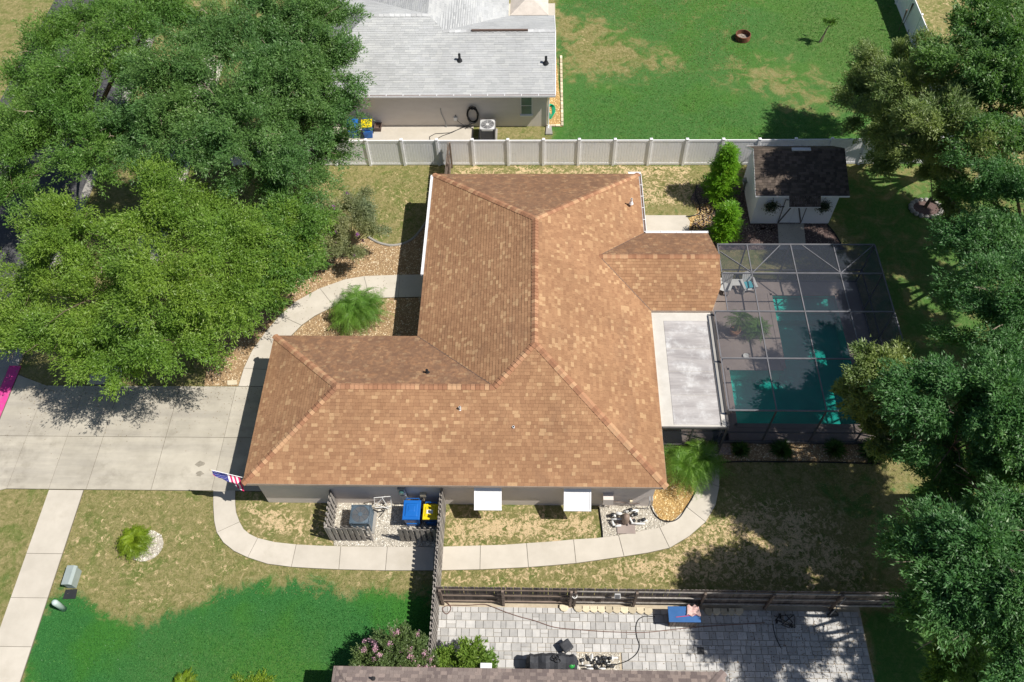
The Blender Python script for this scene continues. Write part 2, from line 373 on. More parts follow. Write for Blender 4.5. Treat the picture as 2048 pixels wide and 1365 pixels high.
def inpoly(pts, poly):
    x, y = pts[:, 0], pts[:, 1]; r = np.zeros(len(pts), bool); n = len(poly)
    for i in range(n):
        x1, y1 = poly[i]; x2, y2 = poly[(i + 1) % n]
        if y1 == y2: continue
        r ^= ((y1 > y) != (y2 > y)) & (x < (x2 - x1) * (y - y1) / (y2 - y1) + x1)
    return r
def polydist(pts, poly):
    d = np.full(len(pts), 1e9)
    for i in range(len(poly)):
        a = np.array(poly[i]); b = np.array(poly[(i + 1) % len(poly)]); ab = b - a
        t = np.clip(((pts - a) @ ab) / (ab @ ab + 1e-9), 0, 1); d = np.minimum(d, np.hypot(*(pts - (a + t[:, None] * ab)).T))
    return d
def smoothp(l, it=2):
    for _ in range(it):
        l = [p for i in range(len(l)) for p in ((tuple(np.array(l[i]) * .75 + np.array(l[(i + 1) % len(l)]) * .25)), tuple(np.array(l[i]) * .25 + np.array(l[(i + 1) % len(l)]) * .75))]
    return l

# ------------------------------------------------------------------ ground
X0, X1, Y0, Y1, DX = -45, 42, -12, 72, .3
gx = np.arange(X0, X1 + DX, DX); gy = np.arange(Y0, Y1 + DX, DX)
GX, GY = np.meshgrid(gx, gy); pts = np.stack([GX.ravel(), GY.ravel()], 1)
POOL = [(8.95, 18.45), (14.9, 18.45), (14.9, 25.9), (11.6, 25.9), (11.6, 21.5), (8.95, 21.5)]
lush = np.zeros(len(pts)); sand = np.full(len(pts), .05); bright = np.zeros(len(pts))
def zone(arr, poly, val, soft=.6, world=False):
    pl = poly if world else PP(poly)
    d = polydist(pts, pl); ins = inpoly(pts, pl); sd = np.where(ins, d, -d)
    f = np.clip(sd / soft * .5 + .5, 0, 1); arr[:] = arr * (1 - f) + val * f
zone(sand, [(165, 985), (430, 985), (440, 1070), (520, 1130), (870, 1142), (870, 1200), (480, 1200), (290, 1260), (60, 1210)], .22)
zone(lush, [(30, 1450), (75, 1260), (120, 1170), (165, 1190), (200, 1215), (290, 1250), (390, 1215), (450, 1180), (520, 1165), (620, 1165), (700, 1190), (820, 1182), (900, 1185), (880, 1450)], 1.0, .9)
zone(sand, [(480, 1005), (665, 1015), (665, 1090), (500, 1070)], .55)
zone(sand, [(885, 1020), (1200, 1020), (1205, 1085), (885, 1095)], .6)
zone(sand, [(885, 1140), (1100, 1130), (1250, 1110), (1400, 1045), (1480, 1000), (1700, 1000), (1760, 1180), (885, 1175)], .54, .8)
zone(lush, [(885, 1035), (960, 1030), (985, 1060), (950, 1070), (890, 1060)], .38, .6)
zone(lush, [(1000, 1110), (1250, 1140), (1350, 1160), (1100, 1165), (950, 1145)], .28, .8)
zone(sand, [(-4.7, 31.8), (8.6, 31.8), (8.6, 35), (-4.7, 35)], .5, .3, True)
zone(lush, [(1280, 400), (1380, 400), (1380, 440), (1280, 440)], .45, 1)
zone(sand, [(590, 335), (860, 335), (860, 500), (740, 500)], .2)
zone(lush, [(650, 340), (740, 340), (840, 350), (850, 380), (760, 370)], .35)
zone(lush, [(1.0, 35), (40, 35), (40, 70), (1.0, 70)], .72, .5, True); zone(bright, [(1.0, 35), (40, 35), (40, 70), (1.0, 70)], .5, .5, True)
zone(lush, [(1120, 190), (1500, 170), (1640, 250), (1500, 278), (1120, 278)], .95, 1.5)
zone(lush, [(1600, 0), (1800, 0), (1830, 130), (1700, 150), (1560, 60)], .95, 1.5); zone(bright, [(1560, 0), (1800, 0), (1830, 130), (1700, 190), (1560, 80)], .8, 1.5)
zone(lush, [(1120, 30), (1190, 40), (1300, 100), (1350, 130), (1200, 160), (1130, 140)], .3, 1.5)
zone(lush, [(1480, 120), (1620, 140), (1700, 230), (1560, 240), (1440, 170)], .47, 2)
zone(sand, [(1480, 130), (1600, 150), (1690, 240), (1560, 210)], .14, 1.3)
zone(sand, [(1130, 50), (1170, 60), (1210, 110), (1150, 100)], .3, .8)
zone(lush, [(16.3, 8), (34, 8), (34, 35), (13.5, 35), (16.3, 27)], .6, 1.5, True); zone(bright, [(16.3, 8), (34, 8), (34, 35), (13.5, 35), (16.3, 27)], .8, 1, True)
zone(sand, [(23.5, 35), (42, 35), (42, 72), (23.5, 72)], .25, .3, True); zone(lush, [(23.5, 35), (42, 35), (42, 72), (23.5, 72)], .2, .3, True)
zone(lush, [(12.9, 3), (34, 3), (34, 10.3), (12.8, 10.3)], .9, .4, True); zone(bright, [(12.9, 3), (34, 3), (34, 10.3), (12.8, 10.3)], .7, .4, True)
zone(sand, [(1640, 925), (1900, 925), (1900, 1180), (1760, 1180)], .15, 2); zone(lush, [(1560, 930), (1850, 920), (1850, 1160), (1740, 1180)], .5, 2); zone(bright, [(1480, 930), (1800, 920), (1800, 1180), (1480, 1180)], .7, 2)
zone(lush, [(0, 1290), (0, 985), (95, 985), (10, 1230)], .25, 1)
zone(bright, [(300, 1300), (640, 1290), (640, 1420), (300, 1420)], .45, 2)
hole = inpoly(pts, POOL)
nx, ny = len(gx), len(gy)
idx = np.arange(nx * ny).reshape(ny, nx)
q = np.stack([idx[:-1, :-1], idx[:-1, 1:], idx[1:, 1:], idx[1:, :-1]], -1).reshape(-1, 4)
cx = pts[q].mean(1); keep = ~((cx[:, 0] > 8.6) & (cx[:, 0] < 15.4) & (cx[:, 1] > 18.1) & (cx[:, 1] < 26.2))
zz = (np.sin(pts[:, 0] * .7) * np.cos(pts[:, 1] * .9) - 1) * .006
g = bulk('ground', np.c_[pts, zz], q[keep], M_lawn)
a = g.data.color_attributes.new('zone', 'FLOAT_COLOR', 'POINT')
a.data.foreach_set('color', np.stack([lush, sand, bright, np.ones_like(lush)], 1).astype(np.float32).ravel())
struct(g)
far = MB(); R_ = 400
far.add([(-R_, -R_, -.05), (R_, -R_, -.05), (R_, Y0 + .3, -.05), (-R_, Y0 + .3, -.05), (-R_, Y1 - .3, -.05), (R_, Y1 - .3, -.05), (R_, R_, -.05), (-R_, R_, -.05), (X0 + .3, Y0 + .3, -.05), (X0 + .3, Y1 - .3, -.05), (X1 - .3, Y0 + .3, -.05), (X1 - .3, Y1 - .3, -.05)],
        [(0, 1, 2, 3), (4, 5, 6, 7), (3, 8, 9, 4), (10, 2, 5, 11)])
struct(far.build('outer_ground', M_lawn))

# road, kerb
struct(MB().prism([(-32.6, -12), (-25.1, -12), (-25.1, 72), (-32.6, 72)], -.03, .02).build('road', M_asph))
kb = MB(); kb.prism([(-25.1, -12), (-24.65, -12), (-24.65, 14.2), (-25.1, 14.2)], -.02, .12); kb.prism([(-25.1, 21.4), (-24.65, 21.4), (-24.65, 72), (-25.1, 72)], -.02, .12)
struct(kb.build('kerb', M_curb, bevel=.02))
struct(MB().prism([(-25.1, 14.2), (-24.55, 14.2), (-24.55, 21.4), (-25.1, 21.4)], -.02, .055).build('painted_gutter', M_pink))
# a strip of pale concrete gutter on the road side
struct(MB().prism([(-26.2, 13.2), (-25.12, 13.2), (-25.12, 22.4), (-26.2, 22.4)], -.02, .035).build('gutter_apron', M_curb))

def slabs(root, cells, z1=.05, gap=.012, m=M_conc):
    for c in cells:
        cen = np.mean(np.array(c), 0)
        c2 = []
        for p in c:
            d = np.array(p) - cen; L = np.hypot(*d); c2.append(tuple(cen + d * (1 - gap / max(L, .1))))
        MB().prism(c2, .006, z1 + random.uniform(-.003, .003)).build('slab', m, root)
# driveway
DW0, DW1 = 15.07, 20.33
o = MB().prism([(-24.55, 14.6), (-23.3, DW0), (-11.35, DW0), (-11.35, DW1), (-23.3, DW1), (-24.55, 21)], -.02, .03).build('driveway', M_joint)
struct(o)
xs = [-24.5, -22.95, -21.1, -19.45, -18.0, -16.6, -15.3, -13.95, -12.6, -11.4]; cells = []
for i in range(len(xs) - 1):
    a, b = xs[i], xs[i + 1]; lo, hi = (DW0, DW1)
    if i == 0:
        cells += [[(a, 14.65), (b, DW0), (b, 17.65), (a, 17.65)], [(a, 17.65), (b, 17.65), (b, DW1), (a, 20.9)]]
    elif i in (4, 6): continue
    else:
        b2 = xs[i + 2] if i in (3, 5) else b
        cells += [[(a, lo), (b2, lo), (b2, 17.65), (a, 17.65)], [(a, 17.65), (b2, 17.65), (b2, hi), (a, hi)]]
slabs(o, cells, .045, .014, M_drive)
# public sidewalk
o = MB().prism([(-21.08, -5), (-19.55, -5), (-19.55, 15.05), (-21.08, 15.05)], -.02, .025).build('sidewalk', M_joint); struct(o)
ys = [15.04, 12.18, 10.34, 8.43, 6.6, 4.8, 3.0, 1.2, -1, -3, -5]
slabs(o, [[(-21.07, ys[i + 1]), (-19.56, ys[i + 1]), (-19.56, ys[i]), (-21.07, ys[i])] for i in range(len(ys) - 1)])
o = MB().prism([(-21.08, 20.4), (-19.55, 20.4), (-19.55, 45), (-21.08, 45)], -.02, .025).build('sidewalk', M_joint); struct(o)
slabs(o, [[(-21.07, 20.4 + 1.85 * i), (-19.56, 20.4 + 1.85 * i), (-19.56, 22.25 + 1.85 * i), (-21.07, 22.25 + 1.85 * i)] for i in range(13)])
# curved walks: pairs (outer edge, inner edge); 'j' marks a joint after that pair
def walk(name, pairs, joints, z=.05):
    O = [P(*p[0])[:2] for p in pairs]; I = [P(*p[1])[:2] for p in pairs]
    root = MB().prism(O + I[::-1], -.02, .025).build(name, M_joint); struct(root)
    js = [0] + joints + [len(pairs) - 1]
    slabs(root, [O[a:b + 1] + I[a:b + 1][::-1] for a, b in zip(js[:-1], js[1:])], z)
walk('side_walk', [((427, 982), (471, 982)), ((427, 1015), (471, 1008)), ((429, 1044), (473, 1026)), ((434, 1066), (480, 1045)), ((447, 1086), (488, 1059)), ((468, 1103), (500, 1069)), ((496, 1116), (516, 1077)), ((535, 1129), (550, 1085)),
    ((583, 1135), (593, 1090)), ((630, 1138), (638, 1092)), ((678, 1140), (682, 1093.5)), ((771, 1142), (775, 1094.5)), ((867, 1142), (869, 1095)), ((960, 1140), (961, 1092)), ((1009, 1138), (1007, 1090.5)), ((1057, 1135.5), (1053, 1087.5)),
    ((1105, 1132), (1100, 1084)), ((1152, 1127.5), (1147, 1080)), ((1200, 1121), (1193, 1077)), ((1248, 1114), (1237, 1072)), ((1295, 1107), (1280, 1063)), ((1339, 1097), (1319, 1056)), ((1378, 1074), (1349, 1040)), ((1411, 1045), (1374, 1016)), ((1431, 1012), (1390, 988)),
    ((1438, 975), (1396, 958)), ((1439, 940), (1397, 932)), ((1436, 910), (1394, 905)), ((1432, 888), (1388, 888))], [3, 6, 8, 10, 11, 12, 13, 15, 17, 19, 21, 23, 25])
walk('front_walk', [((477, 774), (530, 774)), ((488, 738), (538, 741)), ((505, 702), (552, 712)), ((530, 667), (573, 682)), ((560, 632), (603, 652)), ((592, 604), (630, 633)), ((640, 578), (668, 614)), ((690, 560), (708, 602)), ((728, 553.5), (740, 598)),
    ((800, 551), (797, 596)), ((862, 550), (862, 595))], [1, 4, 6, 8, 9])
# other concrete
o = MB().prism(PP([(1284, 432), (1372, 432), (1380, 445), (1372, 490), (1284, 490)]), -.02, .04).build('back_walk', M_conc); struct(o)
o = MB().prism(PP([(1555, 449), (1607, 449), (1612, 500), (1558, 500)]), -.02, .04).build('shed_path', M_conc); struct(o)
o = MB().prism([(-12, 35.2), (-3.65, 35.2), (-3.65, 38.1), (-12, 38.1)], -.02, .05).build('utility_pad', M_conc); struct(o)

# ------------------------------------------------------------------ beds of stones
def bed(name, poly, gm, sm, label, dens=260, size=(.02, .045), world=False, holes=()):
    pl = poly if world else PP(poly)
    b = MB().prism(pl, -.02, .018).build(name, gm); struct(b)
    p = np.array(pl); lo, hi = p.min(0), p.max(0); n = int((hi - lo).prod() * dens)
    q_ = rng.uniform(lo, hi, (n, 2)); q_ = q_[inpoly(q_, pl)]
    for h in holes: q_ = q_[~inpoly(q_, h)]
    k = len(q_)
    base = np.array([(1, 0, 0), (0, 1, 0), (-1, 0, 0), (0, -1, 0), (0, 0, 1)], float)
    V = base[None] * rng.uniform(.7, 1.3, (k, 5, 3)); s_ = rng.uniform(*size, (k, 1, 1)); a = rng.uniform(0, 6.28, k)
    V = V * s_ * np.stack([np.ones(k), rng.uniform(.6, 1, k), rng.uniform(.5, .9, k)], 1)[:, None]
    ca, sa = np.cos(a)[:, None], np.sin(a)[:, None]
    V = np.stack([V[:, :, 0] * ca - V[:, :, 1] * sa, V[:, :, 0] * sa + V[:, :, 1] * ca, V[:, :, 2]], -1)
    V += np.c_[q_, np.full(k, .02)][:, None]
    Fq = np.array([(0, 1, 4), (1, 2, 4), (2, 3, 4), (3, 0, 4)])[None] + (np.arange(k) * 5)[:, None, None]
    o = bulk('pebbles', V.reshape(-1, 3), Fq.reshape(-1, 3), sm, None, np.repeat(rng.uniform(0, 1, k), 5))
    stuff(o, label, 'pebbles'); return b
bed('stone_bed', [(408, 772), (476, 773), (487, 738), (504, 702), (529, 667), (559, 632), (591, 604), (639, 578), (690, 560), (728, 553), (862, 550), (880, 500), (880, 420), (856, 440), (845, 462), (822, 482), (795, 492), (765, 489), (740, 478), (700, 480), (620, 470), (540, 540), (470, 640), (420, 700)],
    G_gold, M_gold, 'golden pebbles in the bed between the front walk and the left lawn')
bed('stone_bed', [(531, 774), (539, 741), (553, 712), (574, 682), (604, 652), (631, 633), (669, 614), (709, 602), (741, 598), (862, 596), (862, 774)],
    G_gold, M_gold, 'golden pebbles round the palm inside the curve of the front walk')
bed('stone_bed', [(1300, 975), (1302, 1000), (1308, 1020), (1318, 1040), (1340, 1045), (1357, 1037), (1373, 1015), (1389, 987), (1395, 958), (1396, 930), (1387, 889), (1310, 889)],
    G_amb, M_golda, 'amber pebbles round the palm at the right corner of the brown roofed house', 300)
bed('white_stone_bed', [(1198, 1012), (1206, 1076), (1236, 1072), (1279, 1063), (1319, 1055), (1345, 1042), (1320, 1040), (1308, 1020), (1300, 1000), (1297, 990)],
    G_wht, M_wht, 'white pebbles under the pool pump and its pipes', 420)
bed('white_stone_bed', [(664, 1000), (668, 1092), (775, 1094), (870, 1094), (880, 990), (664, 990)], G_wht, M_wht, 'white pebbles round the slate blue cooling unit and bins', 420)
bed('stone_bed', [(1440, 884), (1760, 884), (1760, 925), (1560, 922), (1440, 924), (1438, 905)], G_gold, M_gold, 'golden pebbles in the strip of tufts along the pool cage', 260)
bed('brown_stone_bed', [(1395, 370), (1380, 400), (1400, 425), (1385, 445), (1370, 500), (1440, 500), (1690, 500), (1655, 448), (1600, 447), (1500, 448), (1490, 375), (1460, 372)],
    G_brn, M_brn, 'brown pebbles between the two conifers and the shed', 260)
bed('stone_bed', [(1384, 400), (1398, 410), (1425, 405), (1428, 440), (1400, 470), (1372, 470), (1375, 440), (1396, 425)], G_amb, M_golda, 'amber pebbles left of the small conifer', 260)
bed('stone_bed', [(1099, 113), (1112, 112), (1125, 254), (1098, 254)], G_amb, M_golda, 'amber pebbles beside the gable end of the grey roofed house', 260)
c = P(285, 1082); isl = smoothp([(c.x + .78 * math.cos(t) + .2, c.y + .72 * math.sin(t) - .22) for t in np.linspace(0, 6.28, 9)[:-1]])
bed('white_stone_bed', isl, G_wht, M_wht, 'white pebbles ringing the small yellow green palm', 420, world=True)
bed('white_stone_bed', [(1150, 1308), (1238, 1306), (1240, 1350), (1150, 1350)], G_wht, M_wht, 'pale pebbles under the pipes by the taupe roof', 420)
bed('brown_stone_bed', [(1500, 449), (1553, 449), (1553, 466), (1508, 466)], G_brn, M_brn, 'dark pebbles at the foot of the shed wall left of its door', 260)

# ------------------------------------------------------------------ grass blades
def blades(name, polys, n, m, label, h=.07, wd=.03, lushy=False):
    out = []
    for pl in polys:
        p = np.array(pl); lo, hi = p.min(0), p.max(0); q_ = rng.uniform(lo, hi, (int(n * (hi - lo).prod()), 2)); out.append(q_[inpoly(q_, pl)])
    q_ = np.concatenate(out)
    if lushy:
        lf = lush.reshape(ny, nx)[np.clip(((q_[:, 1] - Y0) / DX).round().astype(int), 0, ny - 1), np.clip(((q_[:, 0] - X0) / DX).round().astype(int), 0, nx - 1)]
        q_ = q_[rng.uniform(0, 1, len(q_)) < np.clip((lf - .5) * 2, 0, 1) ** 1.5]
    else:
        pr_ = .5 + .5 * np.sin(q_[:, 0] * 1.7 + np.sin(q_[:, 1] * 2.3) * 1.5) * np.cos(q_[:, 1] * 1.9); q_ = q_[rng.uniform(0, 1, len(q_)) < .35 + .65 * pr_]
    k = len(q_); a = rng.uniform(0, 6.28, k); hh = rng.uniform(.4, 1, k) * h; l = rng.uniform(-.05, .05, (k, 2))
    dx = np.stack([np.cos(a), np.sin(a)], 1) * wd / 2
    V = np.stack([np.c_[q_ - dx, np.zeros(k) - .005], np.c_[q_ + dx, np.zeros(k) - .005], np.c_[q_ + l, hh]], 1)
    o = bulk(name, V.reshape(-1, 3), np.arange(3 * k).reshape(-1, 3), m, None, np.repeat(rng.uniform(0, 1, k), 3)); stuff(o, label, 'grass')
blades('grass', [PP([(30, 1450), (75, 1200), (870, 1150), (860, 1420)])], 350, M_blade, 'short deep green grass of the lawn at the lower left', lushy=True)
blades('grass', [[(1.9, 35.3), (23, 35.3), (23, 52), (1.9, 52)]], 150, M_blady, 'green grass of the yard behind the white fence', .08, .04, True)
blades('grass', [PP([(170, 985), (425, 985), (430, 1070), (520, 1133), (868, 1145), (868, 1190), (480, 1190), (290, 1250), (80, 1200)]), PP([(885, 1145), (1100, 1137), (1250, 1116), (1400, 1050), (1440, 930), (1760, 930), (1740, 1178), (885, 1174)]),
                PP([(885, 1022), (1198, 1022), (1203, 1075), (885, 1090)]), PP([(620, 335), (865, 335), (850, 430), (800, 480), (740, 470)]), PP([(1120, 0), (1500, 0), (1500, 160), (1125, 160)]), [(-4.6, 31.8), (9, 31.8), (9, 34.9), (-4.6, 34.9)]], 120, M_blado, 'dry olive grass of the worn lawns round the house', .06, .04)

# ------------------------------------------------------------------ roofs
def interval(poly, d):
    xs_ = []
    n = len(poly)
    for i in range(n):
        (a1, d1), (a2, d2) = poly[i], poly[(i + 1) % n]
        if (d1 - d) * (d2 - d) <= 0 and abs(d1 - d2) > 1e-9: xs_.append(a1 + (a2 - a1) * (d - d1) / (d2 - d1))
    return (min(xs_), max(xs_)) if len(xs_) > 1 else None
def slope_tabs(O, e, s, poly, expo=.143, wmin=.10, wmax=.27, th=.013):
    """tabs in plane O + a e + d s, poly in (a,d)"""
    O, e, s = Vector(O), Vector(e).normalized(), Vector(s).normalized(); n = e.cross(s)
    if n.z < 0: n = -n
    flip = e.cross(s).z < 0
    tabs = []; dmax = max(p[1] for p in poly); k = 0
    while k * expo < dmax - .01:
        d0, d1 = max(k * expo, 1e-4), min((k + 1) * expo, dmax - 1e-4); I0, I1 = interval(poly, d0 + 1e-5), interval(poly, d1)
        k += 1
        if not I0 or not I1: continue
        x = min(I0[0], I1[0]) - random.random() * .3
        while x < max(I0[1], I1[1]):
            w_ = random.uniform(wmin, wmax); g_ = .004
            l0, r0 = max(x, I0[0]), min(x + w_ - g_, I0[1]); l1, r1 = max(x, I1[0]), min(x + w_ - g_, I1[1])
            x += w_
            if r0 <= l0 and r1 <= l1: continue
            r0 = max(r0, l0); r1 = max(r1, l1)
            h0 = th * random.uniform(.75, 1.6); h1 = .002
            b = [O + e * l0 + s * d0, O + e * r0 + s * d0, O + e * r1 + s * d1, O + e * l1 + s * d1]
            t = [b[0] + n * h0, b[1] + n * h0, b[2] + n * h1, b[3] + n * h1]
            if flip: b = [b[1], b[0], b[3], b[2]]; t = [t[1], t[0], t[3], t[2]]
            tabs.append([tuple(p) for p in t + b])
    return tabs
TF = [(0, 1, 2, 3), (4, 5, 1, 0), (5, 6, 2, 1), (7, 4, 0, 3)]
def put_tabs(tabs, root, mo, ma, keep=300):
    cpos = np.array((0, 0, CAMH)); A_ = np.array(tabs)
    if keep:
        w_ = np.linalg.norm(A_[:, 1] - A_[:, 0], axis=1); sz = w_ / np.linalg.norm(A_.mean(1) - cpos, axis=1)
        c = A_.mean(1); sz[c[:, 2] > 60] = 0; order = np.argsort(-sz); near, rest = order[:keep], order[keep:]
        for i in near:
            v = [tuple(p) for p in tabs[i]]; b = MB(); b.add(v, TF); b.build('shingle', mo, root)
    else: rest = np.arange(len(tabs))
    A_ = A_[rest]; k = len(A_)
    Fq = np.array(TF)[None] + (np.arange(k) * 8)[:, None, None]
    o = bulk('shingles', A_.reshape(-1, 3), Fq.reshape(-1, 4), ma, root, np.repeat(rng.uniform(0, 1, k), 8)); o['kind'] = 'stuff'
def slope(world_poly, eave_a, eave_b, root, deckm=M_joint, **kw):
    """world_poly 3D verts coplanar; eave from a to b"""
    a, b = Vector(eave_a), Vector(eave_b); e = (b - a).normalized(); pts_ = [Vector(p) for p in world_poly]
    far_ = max(pts_, key=lambda p: ((p - a) - e * (p - a).dot(e)).length); s = (far_ - a); s = (s - e * s.dot(e)).normalized()
    pl = [((p - a).dot(e), (p - a).dot(s)) for p in pts_]
    return slope_tabs(a, e, s, pl, **kw)
def caps(p0, p1, nL, nR, root, m, wd=.14, expo=.185, th=.012, name='ridge_shingle'):
    """pieces folded over a ridge from p0 (low) to p1; nL/nR are the normals of the two slopes"""
    p0, p1 = Vector(p0), Vector(p1); t = (p1 - p0).normalized(); nL, nR = Vector(nL).normalized(), Vector(nR).normalized()
    sL = nL.cross(t); sR = nR.cross(t)
    if sL.z > 0: sL = -sL
    if sR.z > 0: sR = -sR
    up = (nL + nR).normalized(); L = (p1 - p0).length; n = max(1, int(L / expo))
    me = None
    for i in range(n):
        o0 = p0 + t * (i * L / n)
        if me is None:
            ex = L / n * 1.25; b = MB(); V = []
            for d, h in ((0, .05), (ex, .022)):
                V += [t * d + sL * wd + nL * h * .8, t * d + up * h * 1.2, t * d + sR * wd + nR * h * .8, t * d + sL * wd + nL * (h - th - .012), t * d + up * (h - th - .012), t * d + sR * wd + nR * (h - th - .012)]
            b.add(V, [(0, 1, 7, 6), (1, 2, 8, 7), (0, 3, 4, 1), (1, 4, 5, 2), (3, 0, 6, 9), (2, 5, 11, 8), (4, 3, 9, 10), (5, 4, 10, 11)])
            me = bpy.data.meshes.new(name); me.from_pydata(b.v, [], b.f); me.materials.append(m)
        o = bpy.data.objects.new(name, me); COL.objects.link(o); o.parent = root; o.location = o0 - chain(root)

PT = .457
def nrm(x, y): return Vector((x * PT, y * PT, 1)).normalized()
NS, NN, NW_, NE_ = nrm(0, -1), nrm(0, 1), nrm(-1, 0), nrm(1, 0)
EZ = 2.6
house = thing('brown_roofed_house', 'main house with brown shingle hip roof in the middle of the photo', 'house', (-3, 20, 0))
xw, xi, xe, xr = -11.70, -5.26, 5.23, -.02; ys_, yn, yw = 14.24, 31.6, 21.45
hz = EZ + (xe - xr) * PT; wz = EZ + (yw - ys_) / 2 * PT; wy = (ys_ + yw) / 2; dd = (yw - ys_) / 2; yS = ys_ + (xe - xr); yN = yn - (xe - xr)
vx = xi + dd; lz = EZ + 2.325 * PT
R1 = (xw + dd, wy, wz); R2 = (vx, wy, wz); R3 = (xr, yS, hz); R4 = (xr, yN, hz)
# real ridge point where main west slope meets the wing ridge
tabs = []
pS = [(xw, ys_, EZ), (xe, ys_, EZ), R3, R2, R1]
pN = [(xw, yw, EZ), R1, R2, (xi, yw, EZ)]
pW = [(xw, ys_, EZ), R1, (xw, yw, EZ)]
pMW = [(xi, yw, EZ), R2, R3, R4, (xi, yn, EZ)]
pMN = [(xi, yn, EZ), R4, (xe, yn, EZ)]
pME = [(xe, yn, EZ), R4, R3, (xe, ys_, EZ)]
LX = 8.42; LN, LS, LY = 27.58, 22.93, 25.255; LW = xe - (lz - EZ) / PT
pLN = [(xe, LN, EZ), (LW, LY, lz), (LX, LY, lz), (LX - .1, LN, EZ)]
pLS = [(xe, LS, EZ), (8.0, LS, EZ), (LX, 23.95, EZ + 1.02 * PT), (LX, LY, lz), (LW, LY, lz)]
for pl, ea, eb in ((pS, (xw, ys_, EZ), (xe, ys_, EZ)), (pN, (xi, yw, EZ), (xw, yw, EZ)), (pW, (xw, yw, EZ), (xw, ys_, EZ)), (pMW, (xi, yn, EZ), (xi, yw, EZ)),
                   (pMN, (xe, yn, EZ), (xi, yn, EZ)), (pME, (xe, ys_, EZ), (xe, yn, EZ)), (pLN, (LX, LN, EZ), (xe, LN, EZ)), (pLS, (xe, LS, EZ), (LX, LS, EZ))):
    tabs += slope(pl, ea, eb, house)
put_tabs(tabs, house, M_br_o, M_br_a)
dk = MB()
for pl in (pS, pN, pW, pMW, pMN, pME, pLN, pLS):
    top = [(x, y, z - .004) for x, y, z in pl]; bot = [(x, y, z - .12) for x, y, z in pl]; n = len(pl)
    dk.add(top + bot, [tuple(range(n)), tuple(range(n, 2 * n))[::-1]] + [(i, (i + 1) % n, n + (i + 1) % n, n + i) for i in range(n)])
dk.build('roof_deck', M_joint, house)
caps((xw, ys_, EZ), R1, NS, NW_, house, M_cap); caps((xw, yw, EZ), R1, NN, NW_, house, M_cap); caps(R1, R2, NS, NN, house, M_cap)
caps(R2, R3, NS, NW_, house, M_cap); caps((xe, ys_, EZ), R3, NS, NE_, house, M_cap); caps(R3, R4, NW_, NE_, house, M_cap)
caps((xi, yn, EZ), R4, NN, NW_, house, M_cap); caps((xe, yn, EZ), R4, NN, NE_, house, M_cap); caps((LX, LY, lz), (LW, LY, lz), NS, NN, house, M_cap)
vb = MB()
for p0_, p1_ in (((xi, yw, EZ), R2), ((xe, LN, EZ), (LW, LY, lz)), ((xe, LS, EZ), (LW, LY, lz))): vb.beam(Vector(p0_) + Vector((0, 0, .012)), Vector(p1_) + Vector((0, 0, .012)), .028, .02)
vb.build('valley_strip', M_brownp, house)
# walls
OH = .33; wl = MB()
foot = [(xw + OH, ys_ + OH), (xe - OH, ys_ + OH), (xe - OH, LS + OH), (7.7, LS + OH), (7.7, LN - OH), (xe - OH, LN - OH), (xe - OH, yn - OH), (xi + OH, yn - OH), (xi + OH, yw - OH), (xw + OH, yw - OH)]
wl.prism(foot, 0, 2.5)
wl.add([(7.7, LS + OH, 2.5), (7.7, LN - OH, 2.5), (7.7, LY, lz - .2)], [(0, 1, 2)])
wl.build('wall', M_wall, house)
so = MB(); outl = [(xw, ys_), (xe, ys_), (xe, LS), (8.0, LS), (LX - .03, 23.95), (LX - .03, LY), (LX - .1, LN), (xe, LN), (xe, yn), (xi, yn), (xi, yw), (xw, yw)]
so.prism([(x * .999, y) for x, y in outl], 2.46, 2.475); so.build('soffit', M_soffit, house)
fa = MB()
for (a, b) in zip(outl, outl[1:] + outl[:1]):
    if abs(a[0] - LX) < .2 and abs(b[0] - LX) < .2: continue
    fa.beam((*a, 2.52), (*b, 2.52), .03, .15)
fa.build('fascia', M_fascia, house)
def gutter(a, b, root, out, n=4, inner=M_brownp):
    a, b, out = Vector(a), Vector(b), Vector(out); g_ = MB()
    g_.beam(a + out * .02, b + out * .02, .012, .12); g_.beam(a + out * .135, b + out * .135, .022, .12); g_.beam(a + out * .075 - Vector((0, 0, .055)), b + out * .075 - Vector((0, 0, .055)), .11, .012)
    o = g_.build('gutter', M_white, root)
    st = MB()
    for i in range(n + 1):
        p = a.lerp(b, i / n); st.beam(p + out * .01 + Vector((0, 0, .065)), p + out * .14 + Vector((0, 0, .065)), .03, .012)
    st.build('gutter_strap', M_white, o)
    lf = MB(); lf.beam(a + out * .075 + Vector((0, 0, .035)), b + out * .075 + Vector((0, 0, .035)), .085, .008); lf.build('gutter_debris', inner, o)
gutter((xi, yn - .1, 2.55), (xi, 25.0, 2.55), house, (-1, 0, 0), 6, M_alu)
gutter((xe, yn, 2.55), (xe, LN + .1, 2.55), house, (1, 0, 0), 5)
gutter((xe + .1, LN, 2.55), (LX - .1, LN, 2.55), house, (0, 1, 0), 4, M_alu); gutter((xe - .5, yn, 2.55), (xe + .1, yn, 2.55), house, (0, 1, 0), 1, M_alu)
# vent pipes
def pipe(u, v, z, m, r=.05, h=.28, root=house, sleeve=True):
    p = P(u, v, z); b = MB(); b.tube([(p.x, p.y, z - .25), (p.x, p.y, z + h * .5)], r, 12); b.tube([(p.x, p.y, z - .2), (p.x, p.y, z - .05)], [r * 2.4, r * 1.3], 12)
    o = b.build('vent_pipe', m, root); c = MB(); c.cyl((p.x, p.y, z + h * .5), (p.x, p.y, z + h * .5 + .004), r * .7, 10); c.build('pipe_opening', M_black, o)
pipe(1263, 402, 3.25, M_alu); pipe(854, 743, 3.95, M_darkpl, .06, .2); pipe(920, 818, 3.9, M_alu); pipe(1027, 857, 3.5, M_alu)
